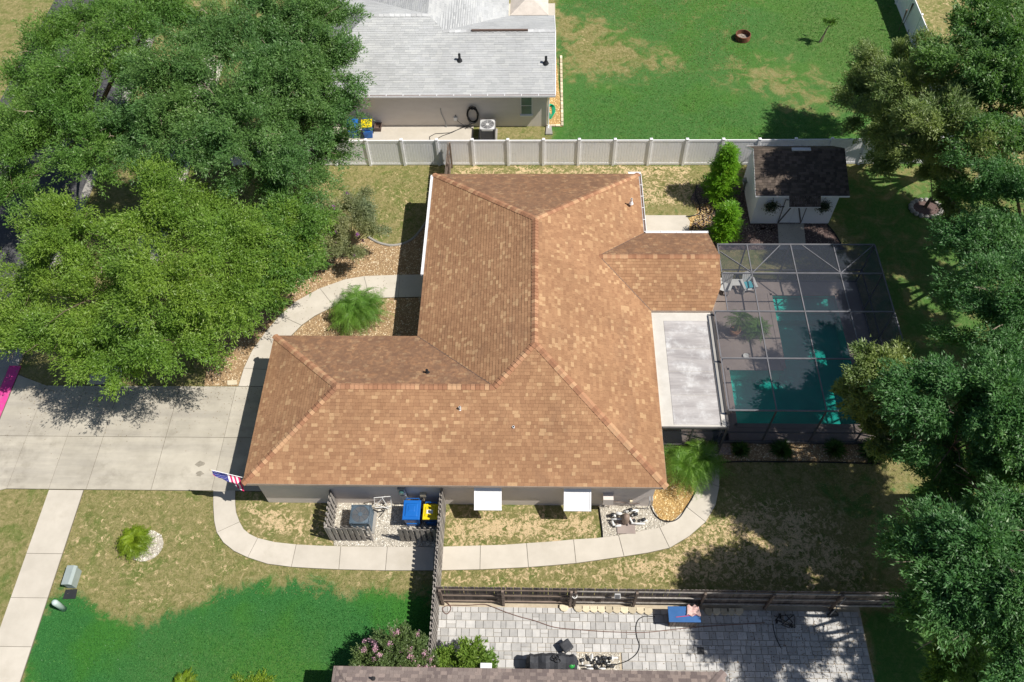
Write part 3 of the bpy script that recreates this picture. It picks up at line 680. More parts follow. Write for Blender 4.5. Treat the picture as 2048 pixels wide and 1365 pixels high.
# storm awnings
for x0, x1 in ((-2.45, -1.33), (1.18, 2.29)):
    b = MB(); y0, z0, y1, z1 = ys_ + OH - .03, 2.08, 13.73, 1.42
    for xx in (x0 + .03, x1 - .03): b.beam((xx, y0, z0), (xx, y1, z1), .05, .05)
    b.beam((x0, y0, z0), (x1, y0, z0), .05, .05); b.beam((x0, y1, z1), (x1, y1, z1), .05, .05)
    aw = b.build('awning', M_white, house)
    for i in range(14):
        t = (i + .5) / 14; p = Vector((0, y0 + (y1 - y0) * t, z0 + (z1 - z0) * t))
        s_ = MB(); s_.beam((x0 + .05, p.y, p.z - .004), (x1 - .05, p.y, p.z - .004), .078, .014, up=(0, -.62, .785)); s_.build('slat', M_alu, aw)
    w_ = MB(); w_.box(((x0 + x1) / 2, ys_ + OH - .012, 1.55), (.98, .03, 1.2)); wd_ = w_.build('window', M_alu, house)
    g_ = MB(); g_.box(((x0 + x1) / 2, ys_ + OH - .03, 1.55), (.86, .02, 1.06)); g_.build('pane', M_glass, wd_)
# meters and boxes on the wall
yW = ys_ + OH
mx = P(803, 985, 1.6).x
b = MB(); b.box((mx, yW - .09, 1.55), (.32, .18, .55)); me_ = b.build('electric_meter', M_steel, house, bevel=.015)
b = MB(); b.cyl((mx, yW - .18, 1.65), (mx, yW - .3, 1.65), .1, 16); b.build('meter_dial', M_glass, me_)
b = MB(); b.box((mx + .02, yW - .08, .95), (.26, .14, .4)); b.tube([(mx, yW - .06, .75), (mx, yW - .06, 0)], .03, 8); b.build('junction_box', M_steel, house)
b = MB(); b.box((mx + .82, yW - .07, 1.1), (.24, .13, .2)); b.tube([(mx + .8, yW - .04, 1), (mx + .8, yW - .04, 0)], .02, 8); b.build('cable_box', M_cream, house)
b = MB(); b.box((3.02, yW - .16, 1.05), (.42, .3, .5)); b.tube([(2.95, yW - .08, .8), (2.95, yW - .08, 0)], .025, 8); b.tube([(3.15, yW - .08, .8), (3.15, yW - .08, 0)], .025, 8); b.build('pool_control_box', M_wall, house, bevel=.01)
b = MB(); b.box((4.02, yW - .06, .62), (.1, .1, .16)); b.build('wall_tap', M_cream, house)
b = MB(); b.tube([(3.1, yW - .05, .5), (3.5, yW - .05, .52), (4.0, yW - .05, .35), (4.4, yW - .05, .4)], .016, 6); b.build('conduit', M_brownp, house)
b = MB(); b.tube([(4.86, yW - .04, 1.1), (4.86, yW - .2, 1.05), (4.86, yW - .25, .8), (4.86, yW - .15, .1)], .018, 8); b.tube([(4.74, yW - .04, 1.1), (4.74, yW - .2, 1.05), (4.74, yW - .25, .8), (4.74, yW - .15, .1)], .018, 8); b.build('handrail', M_steel, house)
# covered patio roof
pr = MB(); pr.box(((5.23 + 7.98) / 2 + .02, (17.05 + 22.9) / 2, 2.44), (2.72, 5.85, .08)); cov = pr.build('patio_roof', M_membw, house)
sy = [17.12, 18.55, 19.75, 20.95, 22.45]
for i in range(4):
    b = MB(); b.box(((5.78 + 7.72) / 2, (sy[i] + sy[i + 1]) / 2, 2.488), (1.94, sy[i + 1] - sy[i] - .02, .012)); b.build('roof_panel', M_memb, cov)
b = MB(); b.beam((8.0, 17.05, 2.46), (8.0, 22.9, 2.46), .1, .12); b.beam((7.74, 17.1, 2.5), (7.74, 22.4, 2.5), .035, .03); b.build('edge_beam', M_bronze, cov)
b = MB(); b.beam((5.3, 17.03, 2.38), (8.05, 17.03, 2.38), .06, .12)
for x in (5.33, 6.6, 8.0): b.beam((x, 17.05, 0), (x, 17.05, 2.4), .07, .07)
b.beam((5.3, 17.05, .9), (8.0, 17.05, .9), .05, .05); b.beam((5.3, 17.05, .06), (8.0, 17.05, .06), .05, .08); b.build('patio_frame', M_bronze, house)
b = MB(); b.box((6.65, 17.05, 1.2), (2.6, .004, 2.3)); b.build('screen_panel', M_screen, house)
b = MB(); b.prism([(5.2, 17.0), (8.6, 17.0), (8.6, 23), (5.2, 23)], -.02, .03); b.build('patio_floor', M_deck, house)

# ------------------------------------------------------------------ flag
fl = thing('flag', 'stars and stripes flag on a white pole at the brown roof corner', 'flag', (-11.4, 14.62, 2.05))
pa, pb = Vector((-11.45, 14.64, 2.05)), Vector((-12.86, 14.52, 3.25))
b = MB(); b.tube([pa, pb], .014, 8); b.build('pole', M_alu, fl); b = MB(); b.lathe(pb + Vector((0, 0, 0)), [(.001, -.035), (.03, -.02), (.035, 0), (.03, .02), (.001, .035)], 10); b.build('finial', M_gold if False else M_cream, fl)
b = MB(); b.box((-11.4, 14.64, 2.05), (.06, .06, .14)); b.build('bracket', M_alu, fl)
M_fr = mat('flag_red', (.62, .02, .12), None, 3, .8); M_fw = mat('flag_white', (.8, .74, .78), None, 3, .8); M_fb = mat('flag_blue', (.03, .04, .22), None, 3, .8)
nh, nw = 26, 30; ub = (pb - pa).normalized()
def fpos(h, w_):
    base = pb.lerp(pa, .03 + .62 * h)
    drop = w_ * .95 * (.2 + .8 * h ** .7)
    inward = Vector((.05, -.3, 0)) * w_ * (.25 + .75 * h)
    wig = .10 * math.sin(w_ * 9 + h * 4) * w_ ** .5 + .04 * math.sin(h * 17) * w_
    return base + Vector((0, 0, -1)) * drop * .8 + inward + Vector((.35, -1, 0)).normalized() * wig * .7
b = MB(); V = [fpos(i / nh, j / nw) for i in range(nh + 1) for j in range(nw + 1)]; b.v = [tuple(v) for v in V]
for i in range(nh):
    for j in range(nw):
        st = int(i / nh * 13); canton = i < nh * 7 / 13 and j < nw * .8
        b.f.append([i * (nw + 1) + j, i * (nw + 1) + j + 1, (i + 1) * (nw + 1) + j + 1, (i + 1) * (nw + 1) + j]); b.mi.append(2 if canton else (0 if st % 2 == 0 else 1))
b.build('cloth', [M_fr, M_fw, M_fb], fl)
b = MB()
for r in range(9):
    for c_ in range(6 if r % 2 == 0 else 5):
        h = (r + .7) / 9.6 * 7 / 13; ww = (c_ + (.6 if r % 2 == 0 else 1.1)) / 6.3 * .8
        p = fpos(h, ww); du = (fpos(h + .01, ww) - p).normalized(); dv = (fpos(h, ww + .01) - p).normalized(); n_ = du.cross(dv).normalized()
        for sg in (1, -1):
            vs = []
            for k in range(10): a = k * PI / 5; rr = .017 if k % 2 == 0 else .008; vs.append(p + (du * math.cos(a) + dv * math.sin(a)) * rr + n_ * .004 * sg)
            b.add(vs, [tuple(range(10))])
b.build('stars', M_fw, fl)

# ------------------------------------------------------------------ grey roofed house
gh = thing('grey_roofed_house', 'neighbouring house with pale grey shingle roof behind the white fence', 'house', (-5, 42, 0))
ge, gy0, gp = 1.06, 37.8, .435; gyr = 41.37; gz = EZ + (gyr - gy0) * gp; gyn = 44.95; gyl = 42.3; gzl = EZ + (gyl - gy0) * gp; gxl = -14
xk = P(855, 30, gzl).x; xk2 = P(888, 62, gz).x
tb = []
g1 = [(gxl, gy0, EZ), (ge, gy0, EZ), (ge, gyr, gz), (xk2, gyr, gz), (xk, gyl, gzl), (gxl + 4.4, gyl, gzl)]
g2 = [(xk2, gyr, gz), (ge, gyr, gz), (ge, gyn, EZ), (xk2 + 2.6, gyn, EZ)]
g3 = [(gxl + 4.4, gyl, gzl), (xk, gyl, gzl), (xk, 46.8, EZ), (gxl, 46.8, EZ)]
# cross wing running back from the ridge
cz = gzl; wxr = P(1018, 0, EZ).x
g4 = [(wxr, 43.2, EZ), (wxr, 58, EZ), (xk, 58, cz), (xk, gyl, cz), (xk2, gyr, gz)]
g5 = [(xk, gyl, cz), (xk, 58, cz), (xk - (wxr - xk), 58, EZ), (xk - (wxr - xk), 46.8, EZ)]
g6 = [(gxl, gy0, EZ), (gxl + 4.4, gyl, gzl), (gxl, 46.8, EZ)]
def deckslab(b, pl, t=.12):
    n = len(pl); b.add([(x, y, z - .004) for x, y, z in pl] + [(x, y, z - t) for x, y, z in pl], [tuple(range(n)), tuple(range(n, 2 * n))[::-1]] + [(i, (i + 1) % n, n + (i + 1) % n, n + i) for i in range(n)])
b = MB()
for pl in (g1, g2, g3, g4, g5, g6): deckslab(b, pl)
M_gdeck = mat('grey_deck', (.3, .31, .32), None, 3, .9)
b.build('roof_deck', M_gdeck, gh)
tb += slope(g1, (gxl, gy0, EZ), (ge, gy0, EZ), gh, wmin=.25, wmax=.6); tb += slope(g2, (ge, gyn, EZ), (xk2 + 2.6, gyn, EZ), gh, wmin=.25, wmax=.6)
tb += slope(g3, (xk, 46.8, EZ), (gxl, 46.8, EZ), gh, wmin=.25, wmax=.6); tb += slope(g4, (wxr, 43.2, EZ), (wxr, 58, EZ), gh, wmin=.25, wmax=.6)
tb += slope(g5, (xk - (wxr - xk), 58, EZ), (xk - (wxr - xk), 46.8, EZ), gh, wmin=.25, wmax=.6)
put_tabs(tb, gh, M_gr_a, M_gr_a, 0)
gS, gN = Vector((0, -gp, 1)), Vector((0, gp, 1))
caps((gxl + 4.4, gyl, gzl), (xk, gyl, gzl), gS, gN, gh, M_gcap, expo=.3); caps((ge, gyr, gz), (xk2, gyr, gz), gS, gN, gh, M_gcap, expo=.3)
b = MB(); xa, xb = P(943, 64, gz).x, P(1056, 62, gz).x; b.box(((xa + xb) / 2, gyr - .06, gz + .05), (xb - xa, .1, .1)); b.build('ridge_vent', M_brownp, gh)
b = MB(); b.prism([(gxl + .4, gy0 + .35), (ge - .42, gy0 + .35), (ge - .42, gyn - .35), (wxr - .4, gyn - .35), (wxr - .4, 57), (xk - (wxr - xk) + .4, 57), (xk - (wxr - xk) + .4, 46), (gxl + .4, 46)], 0, 2.5)
b.add([(ge - .42, gy0 + .35, 2.5), (ge - .42, gyn - .35, 2.5), (ge - .42, gyr, gz - .2)], [(0, 1, 2)]); b.build('wall', M_gwall, gh)
b = MB(); b.prism([(gxl, gy0 + .01), (ge - .03, gy0 + .01), (ge - .03, gyn - .01), (gxl, gyn - .01)], 2.46, 2.475); b.build('soffit', M_soffit, gh)
gutter((gxl, gy0, 2.56), (ge, gy0, 2.56), gh, (0, -1, 0), 16)
b = MB(); b.beam((ge, gy0, EZ - .05), (ge, gyr, gz - .05), .04, .14); b.beam((ge, gyr, gz - .05), (ge, gyn, EZ - .05), .04, .14); b.build('rake_board', M_white, gh)
b = MB(); b.tube([(ge - .15, gy0 - .05, 2.5), (ge - .36, gy0 + .28, 2.3), (ge - .36, gy0 + .28, .15), (ge - .36, gy0 + .1, .08)], .04, 6); b.build('downspout', M_white, gh)
wx0, wx1 = -.86, -.26
b = MB(); b.box(((wx0 + wx1) / 2, gy0 + .33, 1.55), (.66, .05, 1.3)); b.box(((wx0 + wx1) / 2, gy0 + .29, .86), (.74, .12, .07)); wn = b.build('window', M_alu, gh)
for zc in (1.24, 1.86):
    b = MB(); b.box(((wx0 + wx1) / 2, gy0 + .30, zc), (.58, .02, .57)); b.build('pane', M_glass, wn)
for u, v, z in ((919, 116, 3.6), (1092, 121, 3.55)): pipe(u, v, z, M_darkpl, .07, .5, gh)
# hose reel, outlets on wall
hx = P(945, 235, .9).x; yG = gy0 + .35
b = MB(); b.box((P(911, 240, .6).x, yG - .05, .62), (.2, .1, .22)); b.build('outlet_box', M_alu, gh)
b = MB(); px_ = P(880, 235, 1.2).x; b.tube([(px_, yG - .03, 1.35), (px_ + .02, yG - .05, 1.0), (px_ + .2, yG - .06, .4), (px_ + .25, yG - .12, .06)], .02, 6); b.build('drain_line', M_steel, gh)
hs = thing('garden_hose', 'coiled black hose hanging on the grey house wall and trailing over the pad', 'hose', (hx, yG - .1, 1))
b = MB()
for k in range(7):
    w_ = .3 + .03 * math.sin(k * 2.1); h = .55 + .05 * math.cos(k * 1.7); pth = [(hx + w_ * math.cos(t) + .02 * math.sin(3 * t + k), yG - .06 - .025 * k, .95 + h * math.sin(t)) for t in np.linspace(0, 2 * PI, 22)]
    b.tube(pth, .018, 6, caps=False)
b.build('coil', M_hose, hs)
b = MB(); gp_ = [P(u, v, .07) for u, v in ((945, 247), (925, 256), (900, 266), (870, 268), (859, 274), (860, 282))]
b.tube([(hx, yG - .2, .45), (hx - .3, yG - .25, .2)] + gp_, .018, 6); gp_ = [P(u, v, .07) for u, v in ((930, 252), (905, 265), (885, 272), (870, 280))]
b.tube([(hx - .1, yG - .2, .5), (hx - .4, yG - .3, .15)] + gp_, .018, 6); b.tube([(hx - 1.0, yG - .05, .9), (hx - .9, yG - .1, .5), (hx - .5, yG - .2, .2), (hx, yG - .3, .1)], .018, 6); b.build('trailing_end', M_hose, hs)
b = MB(); b.tube([(hx - .2, yG, 1.4), (hx, yG - .22, 1.42), (hx + .2, yG, 1.4)], .025, 6); b.build('hose_hook', M_black, hs)
# splash block, green hose
p = P(1098, 262, 0); tag(MB().prism([(p.x - .2, p.y - .35), (p.x + .2, p.y - .35), (p.x + .14, p.y + .35), (p.x - .14, p.y + .35)], 0, .09).build('splash_block', M_curb, origin=(p.x, p.y, 0)), 'small concrete splash block below the downspout of the grey roofed house', 'splash block')
b = MB(); p = P(1101, 222, .1)
for k in range(5): b.tube([(p.x + .02 * k + (.12 + .02 * k) * math.cos(t), p.y + (.65 - .05 * k) * math.sin(t), .06 + .03 * k) for t in np.linspace(0, 2 * PI, 20)], .02, 6, caps=False)
tag(b.build('garden_hose', M_ghose, origin=(p.x, p.y, 0)), 'bright green hose coiled on the pebbles beside the grey house gable', 'hose')
# edging stones beside that bed
ed = thing('stone_edging', 'row of pale edging stones along the gable bed of the grey roofed house', 'edging', (1.4, 40, 0))
e0, e1 = P(1122, 113), P(1124.5, 254)
for i in range(18):
    b = MB(); t0, t1 = e0.lerp(e1, i / 18 + .004), e0.lerp(e1, (i + 1) / 18 - .004); b.beam(t0 + Vector((0, 0, .05)), t1 + Vector((0, 0, .05)), .14, .1 + random.uniform(-.01, .01)); b.build('edging_stone', M_cream, ed, bevel=.02)
for i in range(3):
    b = MB(); b.box((e1.x - .25 - .3 * i, e1.y + .05, .05), (.28, .13, .1)); b.build('edging_stone', M_cream, ed, bevel=.02)
# canopy seen at the top edge behind the grey roof
cn = thing('canopy', 'cream square fabric canopy behind the grey roofed house at the top edge', 'canopy', (-.4, 46.8, 0))
c0, c1 = P(1020, 30, 2.4), P(1097, 30, 2.4); cxm = (c0.x + c1.x) / 2; cw = (c1.x - c0.x) / 2; cy0 = c0.y + .1; cyc = cy0 + cw
b = MB(); b.add([(cxm - cw, cy0, 2.3), (cxm + cw, cy0, 2.3), (cxm + cw, cy0 + 2 * cw, 2.3), (cxm - cw, cy0 + 2 * cw, 2.3), (cxm, cyc, 2.85), (cxm - cw, cy0, 2.15), (cxm + cw, cy0, 2.15), (cxm + cw, cy0 + 2 * cw, 2.15), (cxm - cw, cy0 + 2 * cw, 2.15)],
    [(0, 1, 4), (1, 2, 4), (2, 3, 4), (3, 0, 4), (5, 6, 1, 0), (6, 7, 2, 1), (7, 8, 3, 2), (8, 5, 0, 3)]); b.build('canopy_top', mat('cream_fabric', (.62, .56, .5), None, 3, .9), cn)
for sx in (-1, 1):
    for t in (0, 2): b = MB(); b.cyl((cxm + sx * cw * .97, cyc + (t - 1) * cw * .97, 0), (cxm + sx * cw * .97, cyc + (t - 1) * cw * .97, 2.2), .03, 8); b.build('leg', M_darkpl, cn)
struct(MB().prism([(-3.6, gyn), (1.2, gyn), (1.2, 50), (-3.6, 50)], -.02, .04).build('patio_slab', M_conc))

# ------------------------------------------------------------------ taupe roof at the bottom edge
nh_ = thing('taupe_roofed_house', 'house with taupe shingle roof cut off by the bottom edge', 'house', (0, 3, 0))
by, bx0, bx1 = 7.28, -7.05, 6.63; bp = .42; bd = 5.0
n1_ = [(bx0, by, EZ), (bx0 + bd, by - bd, EZ + bd * bp), (bx1 - bd, by - bd, EZ + bd * bp), (bx1, by, EZ)]
n2_ = [(bx0, by, EZ), (bx0, by - 2 * bd, EZ), (bx0 + bd, by - bd, EZ + bd * bp)]; n3_ = [(bx1, by, EZ), (bx1 - bd, by - bd, EZ + bd * bp), (bx1, by - 2 * bd, EZ)]
n4_ = [(bx0, by - 2 * bd, EZ), (bx1, by - 2 * bd, EZ), (bx1 - bd, by - bd, EZ + bd * bp), (bx0 + bd, by - bd, EZ + bd * bp)]
b = MB()
for pl in (n1_, n2_, n3_, n4_): deckslab(b, pl)
b.build('roof_deck', M_joint, nh_)
tb = slope(n1_, (bx1, by, EZ), (bx0, by, EZ), nh_); tb += slope(n3_, (bx1, by - 2 * bd, EZ), (bx1, by, EZ), nh_); tb += slope(n2_, (bx0, by, EZ), (bx0, by - 2 * bd, EZ), nh_)
put_tabs(tb, nh_, M_nr_a, M_nr_a, 0)
caps((bx1, by, EZ), (bx1 - bd, by - bd, EZ + bd * bp), (0, bp, 1), (bp, 0, 1), nh_, M_ncap, expo=.25)
b = MB(); b.prism([(bx0 + .4, by - .4), (bx1 - .4, by - .4), (bx1 - .4, by - 2 * bd + .4), (bx0 + .4, by - 2 * bd + .4)], 0, 2.5); b.build('wall', M_wall, nh_)
b = MB()
for a_, c_ in (((bx0, by), (bx1, by)), ((bx1, by), (bx1, by - 2 * bd)), ((bx0, by), (bx0, by - 2 * bd))): b.beam((*a_, 2.52), (*c_, 2.52), .03, .15)
b.build('fascia', M_brownp, nh_); b = MB(); b.prism([(bx0, by), (bx1, by), (bx1, by - 2 * bd), (bx0, by - 2 * bd)], 2.46, 2.475); b.build('soffit', M_soffit, nh_)
pipe(745, 1356, 2.95, M_darkpl, .04, .1, nh_)

# ------------------------------------------------------------------ shed
sh = thing('garden_shed', 'white sided garden shed with dark shingle gable roof and double door', 'shed', (13.4, 32.2, 0))
sx0, sx1, sy0, sy1 = 11.32, 15.35, 30.57, 33.6; rz = 3.25; ez = 2.2; ry = 32.75
b = MB(); b.prism([(sx0, sy0), (sx1, sy0), (sx1, sy1), (sx0, sy1)], 0, ez); zt = rz - .06
for x in (sx0, sx1): b.add([(x, sy0, ez), (x, sy1, ez), (x, ry, zt)], [(0, 1, 2)])
b.build('wall', M_siding, sh)
for k in range(11):                                        # siding boards, front and left side
    z = .08 + k * .19
    b = MB(); b.add([(sx0 - .02, sy0 - .028, z), (sx1 + .02, sy0 - .028, z), (sx1 + .02, sy0 - .006, z + .185), (sx0 - .02, sy0 - .006, z + .185), (sx0 - .02, sy0, z), (sx1 + .02, sy0, z)], [(0, 1, 2, 3), (4, 5, 1, 0)]); b.build('siding_board', M_siding, sh)
    b = MB(); b.add([(sx0 - .028, sy1, z), (sx0 - .028, sy0 - .02, z), (sx0 - .006, sy0 - .02, z + .185), (sx0 - .006, sy1, z + .185), (sx0, sy1, z), (sx0, sy0 - .02, z)], [(0, 1, 2, 3), (4, 5, 1, 0)]); b.build('siding_board', M_siding, sh)
ro = .22; s1 = [(sx0 - ro, sy0 - .15, ez + .02), (sx1 + .45, sy0 - .15, ez + .02), (sx1 + .35, ry, rz), (sx0 - ro, ry, rz)]; s2 = [(sx0 - ro, ry, rz), (sx1 + .35, ry, rz), (sx1 + .25, 33.95, ez + .1), (sx0 - ro, 33.95, ez + .1)]
b = MB(); deckslab(b, s1, .08); deckslab(b, s2, .08); b.build('roof_deck', M_joint, sh)
tb = slope(s1, s1[0], s1[1], sh); tb += slope(s2, s2[2], s2[3], sh)
dx0, dx1 = P(1578, 398, 2.0).x - .05, P(1637, 398, 2.0).x + .05     # little hood over the door
s3 = [(dx0, sy0 - .62, ez - .28), (dx1, sy0 - .62, ez - .28), (dx1, sy0 - .1, ez + .05), (dx0, sy0 - .1, ez + .05)]
tb += slope(s3, s3[0], s3[1], sh); b = MB(); deckslab(b, s3, .06); b.build('door_hood', M_siding, sh)
put_tabs(tb, sh, M_dk_a, M_dk_a, 0)
b = MB(); b.beam((s1[0][0], s1[0][1], ez - .02), (dx0, s1[0][1], ez - .02), .03, .1); b.beam((dx1, s1[0][1], ez - .02), (s1[1][0], s1[1][1], ez - .02), .03, .1)
b.beam((s1[0][0], s1[0][1], ez - .04), (s1[0][0], ry, rz - .06), .03, .1); b.beam((s1[0][0], ry, rz - .06), (s1[0][0], 33.95, ez + .04), .03, .1); b.beam((s2[3][0], 33.97, ez + .06), (s2[2][0], 33.97, ez + .06), .03, .08); b.build('fascia', M_white, sh)
b = MB(); kx = (P(1584, 314, rz).x + P(1628, 314, rz).x) / 2; b.box((kx, ry - .08, rz + .02), (.95, .2, .06)); b.build('skylight', M_acgrey, sh)
dm0, dm1 = P(1555, 446, 0.1).x, P(1601, 446, .1).x; dz0, dz1 = .12, 1.85; dh = (dm1 - dm0)
for k, (a_, c_) in enumerate(((dm0, (dm0 + dm1) / 2 - .01), ((dm0 + dm1) / 2 + .01, dm1))):
    b = MB(); b.box(((a_ + c_) / 2, sy0 - .035, (dz0 + dz1) / 2), (c_ - a_, .03, dz1 - dz0)); d_ = b.build('door', M_siding, sh)
    b = MB(); y = sy0 - .06
    b.beam((a_ if k == 0 else c_, y, dz0), (c_ if k == 0 else a_, y, dz1), .07, .02, up=(0, 1, 0))
    b.build('brace', M_doorw, d_)
b = MB(); y = sy0 - .055
for zz_ in (dz0, dz1): b.beam((dm0, y, zz_), (dm1, y, zz_), .02, .035)
for xx in (dm0, dm1): b.beam((xx, y, dz0), (xx, y, dz1), .035, .02)
b.build('door_frame', M_doorw, sh)
b = MB(); b.beam((dm0 - .3, y, 1.35), (dm0 + .05, y, 1.35), .03, .03); b.build('latch', M_black, sh)
p = P(1489, 371, .4); b = MB(); b.lathe((p.x, p.y, .7), [(.001, 0), (.18, .02), (.2, .1), (.001, .12)], 14); b.cyl((p.x, p.y, 0), (p.x, p.y, .7), .07, 10); tag(b.build('birdbath', M_curb, origin=(p.x, p.y, 0), smooth=True), 'small pale birdbath at the back left corner of the shed', 'birdbath')

# ------------------------------------------------------------------ leaves
def leaf_mesh(C, D, N, L, W, rnd, name, m, parent, origin=None):
    """C centres, D long axis, N normals"""
    D = D / np.linalg.norm(D, axis=1, keepdims=True); X_ = np.cross(D, N); X_ /= np.linalg.norm(X_, axis=1, keepdims=True) + 1e-9
    L = L[:, None] / 2; W = W[:, None] / 2
    V = np.stack([C - D * L - X_ * W * .9, C - D * L * .7 + X_ * W * 1.1, C + D * L], 1)
    k = len(C); o = bulk(name, V.reshape(-1, 3), np.arange(3 * k).reshape(-1, 3), m, parent, np.repeat(rnd, 3), origin); return o
def unit(a): return a / (np.linalg.norm(a, axis=-1, keepdims=True) + 1e-9)
def lobes_leaves(lobes, nleaf, leaf=(.2, .09), spray=.7, per=44, droop=.15, flat=.35, shell=(.55, 1.05), up=.0, clump=(10, .26)):
    vol = np.array([l[3] * l[4] + l[4] * l[5] + l[3] * l[5] for l in lobes]); pr_ = vol / vol.sum(); ns = nleaf // per
    li = rng.choice(len(lobes), ns, p=pr_); L_ = np.array(lobes)[li]
    d = unit(rng.normal(size=(ns, 3))); d[:, 2] = np.where(d[:, 2] < -.35, -d[:, 2], d[:, 2])
    # uneven clumping: pull sprays towards a few random boss directions per lobe
    seeds = unit(rng.normal(size=(len(lobes) * clump[0], 3))).reshape(len(lobes), clump[0], 3)
    seeds[..., 2] = np.abs(seeds[..., 2]) * .9 + .05
    sd = seeds[li, rng.integers(0, clump[0], ns)]; d = unit(d * clump[1] + unit(sd)); sr = rng.uniform(.78, 1.16, (len(lobes), clump[0])); ki = rng.integers(0, clump[0], ns); d = unit(unit(rng.normal(size=(ns, 3))) * clump[1] + unit(seeds[li, ki])); r = rng.uniform(*shell, ns) * sr[li, ki]
    base = L_[:, :3] + d * r[:, None] * L_[:, 3:6]
    ax = unit(d * np.array([1, 1, flat]) + rng.normal(size=(ns, 3)) * .28 + np.array([0, 0, up])); ln = spray * rng.uniform(.5, 1.25, ns)
    srnd = rng.uniform(0, 1, ns)
    t = rng.uniform(-.45, .75, (ns, per)); side = rng.normal(size=(ns, per, 3)) * (.17 * spray * (1.15 - np.abs(t)))[..., None]
    C = base[:, None] + ax[:, None] * (t * ln[:, None])[..., None] + side; C[..., 2] -= droop * np.clip(t, 0, 1) ** 2
    D = unit(ax[:, None] * .8 + side / spray * 3 + rng.normal(size=(ns, per, 3)) * .35)
    N = unit(d[:, None] * .5 + np.array([0, 0, .8]) + rng.normal(size=(ns, per, 3)) * .55)
    k = ns * per; sc = rng.uniform(.7, 1.25, k)
    rn = np.clip(np.repeat(srnd, per) * .5 + rng.uniform(0, .5, k), 0, 1)
    return C.reshape(k, 3), D.reshape(k, 3), N.reshape(k, 3), sc * leaf[0], sc * leaf[1], rn
def tree(name, label, cat, base, lobes, nleaf, m, trunk_r=.22, group=None, leaf=(.2, .09), limbs=True, **kw):
    root = thing(name, label, cat, (base[0], base[1], 0), group)
    C, D, N, L, W, rn = lobes_leaves(lobes, int(nleaf * 1.9), (leaf[0] * .88, leaf[1] * .92), **kw)
    cr = leaf_mesh(C, D, N, L, W, rn, 'crown', m, root)
    zc = np.mean([l[2] for l in lobes]); cxm_ = np.mean([l[0] for l in lobes]); cym = np.mean([l[1] for l in lobes])
    fork = Vector((base[0] * .6 + cxm_ * .4, base[1] * .6 + cym * .4, zc * .42)); b = MB()
    b.tube([(base[0], base[1], -.05), (base[0] + .05, base[1], fork.z * .5), fork], [trunk_r * 1.25, trunk_r, trunk_r * .85], 10); b.build('trunk', M_bark, root, smooth=True)
    if limbs:
        for l in lobes:
            e = Vector(l[:3]) + Vector((0, 0, l[5] * .2)); mid = fork.lerp(e, .5) + Vector((random.uniform(-.3, .3), random.uniform(-.3, .3), .3)); b = MB()
            b.tube([fork, mid, e], [trunk_r * .42, trunk_r * .24, trunk_r * .08], 7)
            for k in range(7):
                d = Vector(unit(rng.normal(size=3))); d.z = abs(d.z) * .6
                q1 = mid.lerp(e, random.uniform(.2, 1)); q2 = q1 + Vector((d.x * l[3], d.y * l[4], d.z * l[5])) * .85; b.tube([q1, q1.lerp(q2, .5) + Vector((0, 0, .15)), q2], [trunk_r * .12, trunk_r * .07, .01], 5)
            b.build('limb', M_bark, root, smooth=True)
            if random.random() < .75:                      # bare pale twigs showing among the leaves
                b = MB()
                for k in range(4):
                    d = Vector(unit(rng.normal(size=3) + np.array([0, -.3, .6]))); q1 = Vector(l[:3]) + Vector((d.x * l[3], d.y * l[4], d.z * l[5])) * .8; q2 = q1 + Vector((d.x + random.uniform(-.6, .6), d.y + random.uniform(-.6, .6), abs(d.z) * .5)) * .5
                    b.tube([q1, q1.lerp(q2, .5) + Vector((0, 0, .08)), q2 + Vector((.05, 0, .05))], [.022, .015, .005], 4); b.tube([q1.lerp(q2, .45) + Vector((0, 0, .07)), q2 + Vector((random.uniform(-.3, .3), random.uniform(-.3, .3), .1))], [.012, .004], 4)
                b.build('twigs', M_twig, root)['kind'] = 'stuff'
    return root
def lob(u, v, z, r, rz=None, ry=None): p = P(u, v, z); return (p.x, p.y, z, r, ry or r, rz or r * .75)
tree('street_tree', 'large bright yellow green oak spreading over the driveway edge', 'tree', P(300, 660, 0)[:2],
     [lob(150, 470, 6.2, 2.2), lob(300, 420, 6.8, 2.3), lob(180, 610, 5.5, 2.3), lob(330, 560, 6.4, 2.4), lob(80, 560, 4.6, 1.9), lob(450, 500, 6, 2.0), lob(470, 600, 5, 1.8), lob(350, 690, 4.8, 1.9), lob(220, 720, 4.3, 1.7), lob(100, 690, 4.4, 1.7), lob(560, 480, 5.2, 1.7), lob(400, 440, 6, 1.6), lob(40, 650, 4, 1.4)],
     135000, L_yel, .28, 'street trees', (.135, .052), clump=(16, .23), shell=(.3, 1.1), spray=.8, flat=.25)
tree('street_tree', 'small green oak at the right end of the front tree mass above the walk', 'tree', P(535, 585, 0)[:2],
     [lob(560, 540, 4.6, 1.5), lob(590, 450, 5.2, 1.5), lob(520, 590, 3.8, 1.2), lob(600, 520, 4, 1.1)], 34000, L_mid, .16, 'street trees', (.135, .052), clump=(16, .23), shell=(.3, 1.1), spray=.7)
tree('street_tree', 'deep green oak behind the bright one, left of the grey roof', 'tree', P(430, 330, 0)[:2],
     [lob(360, 180, 8.2, 2.7), lob(470, 250, 8, 2.6), lob(520, 130, 8.4, 2.5), lob(590, 230, 7, 2.2), lob(380, 300, 7.2, 2.2), lob(520, 340, 6.4, 2.1), lob(590, 370, 5.4, 1.8), lob(280, 260, 7, 2.1), lob(440, 80, 8, 2.3)], 120000, L_dark, .3, 'street trees', (.14, .055), clump=(16, .23), shell=(.3, 1.1), spray=.75)
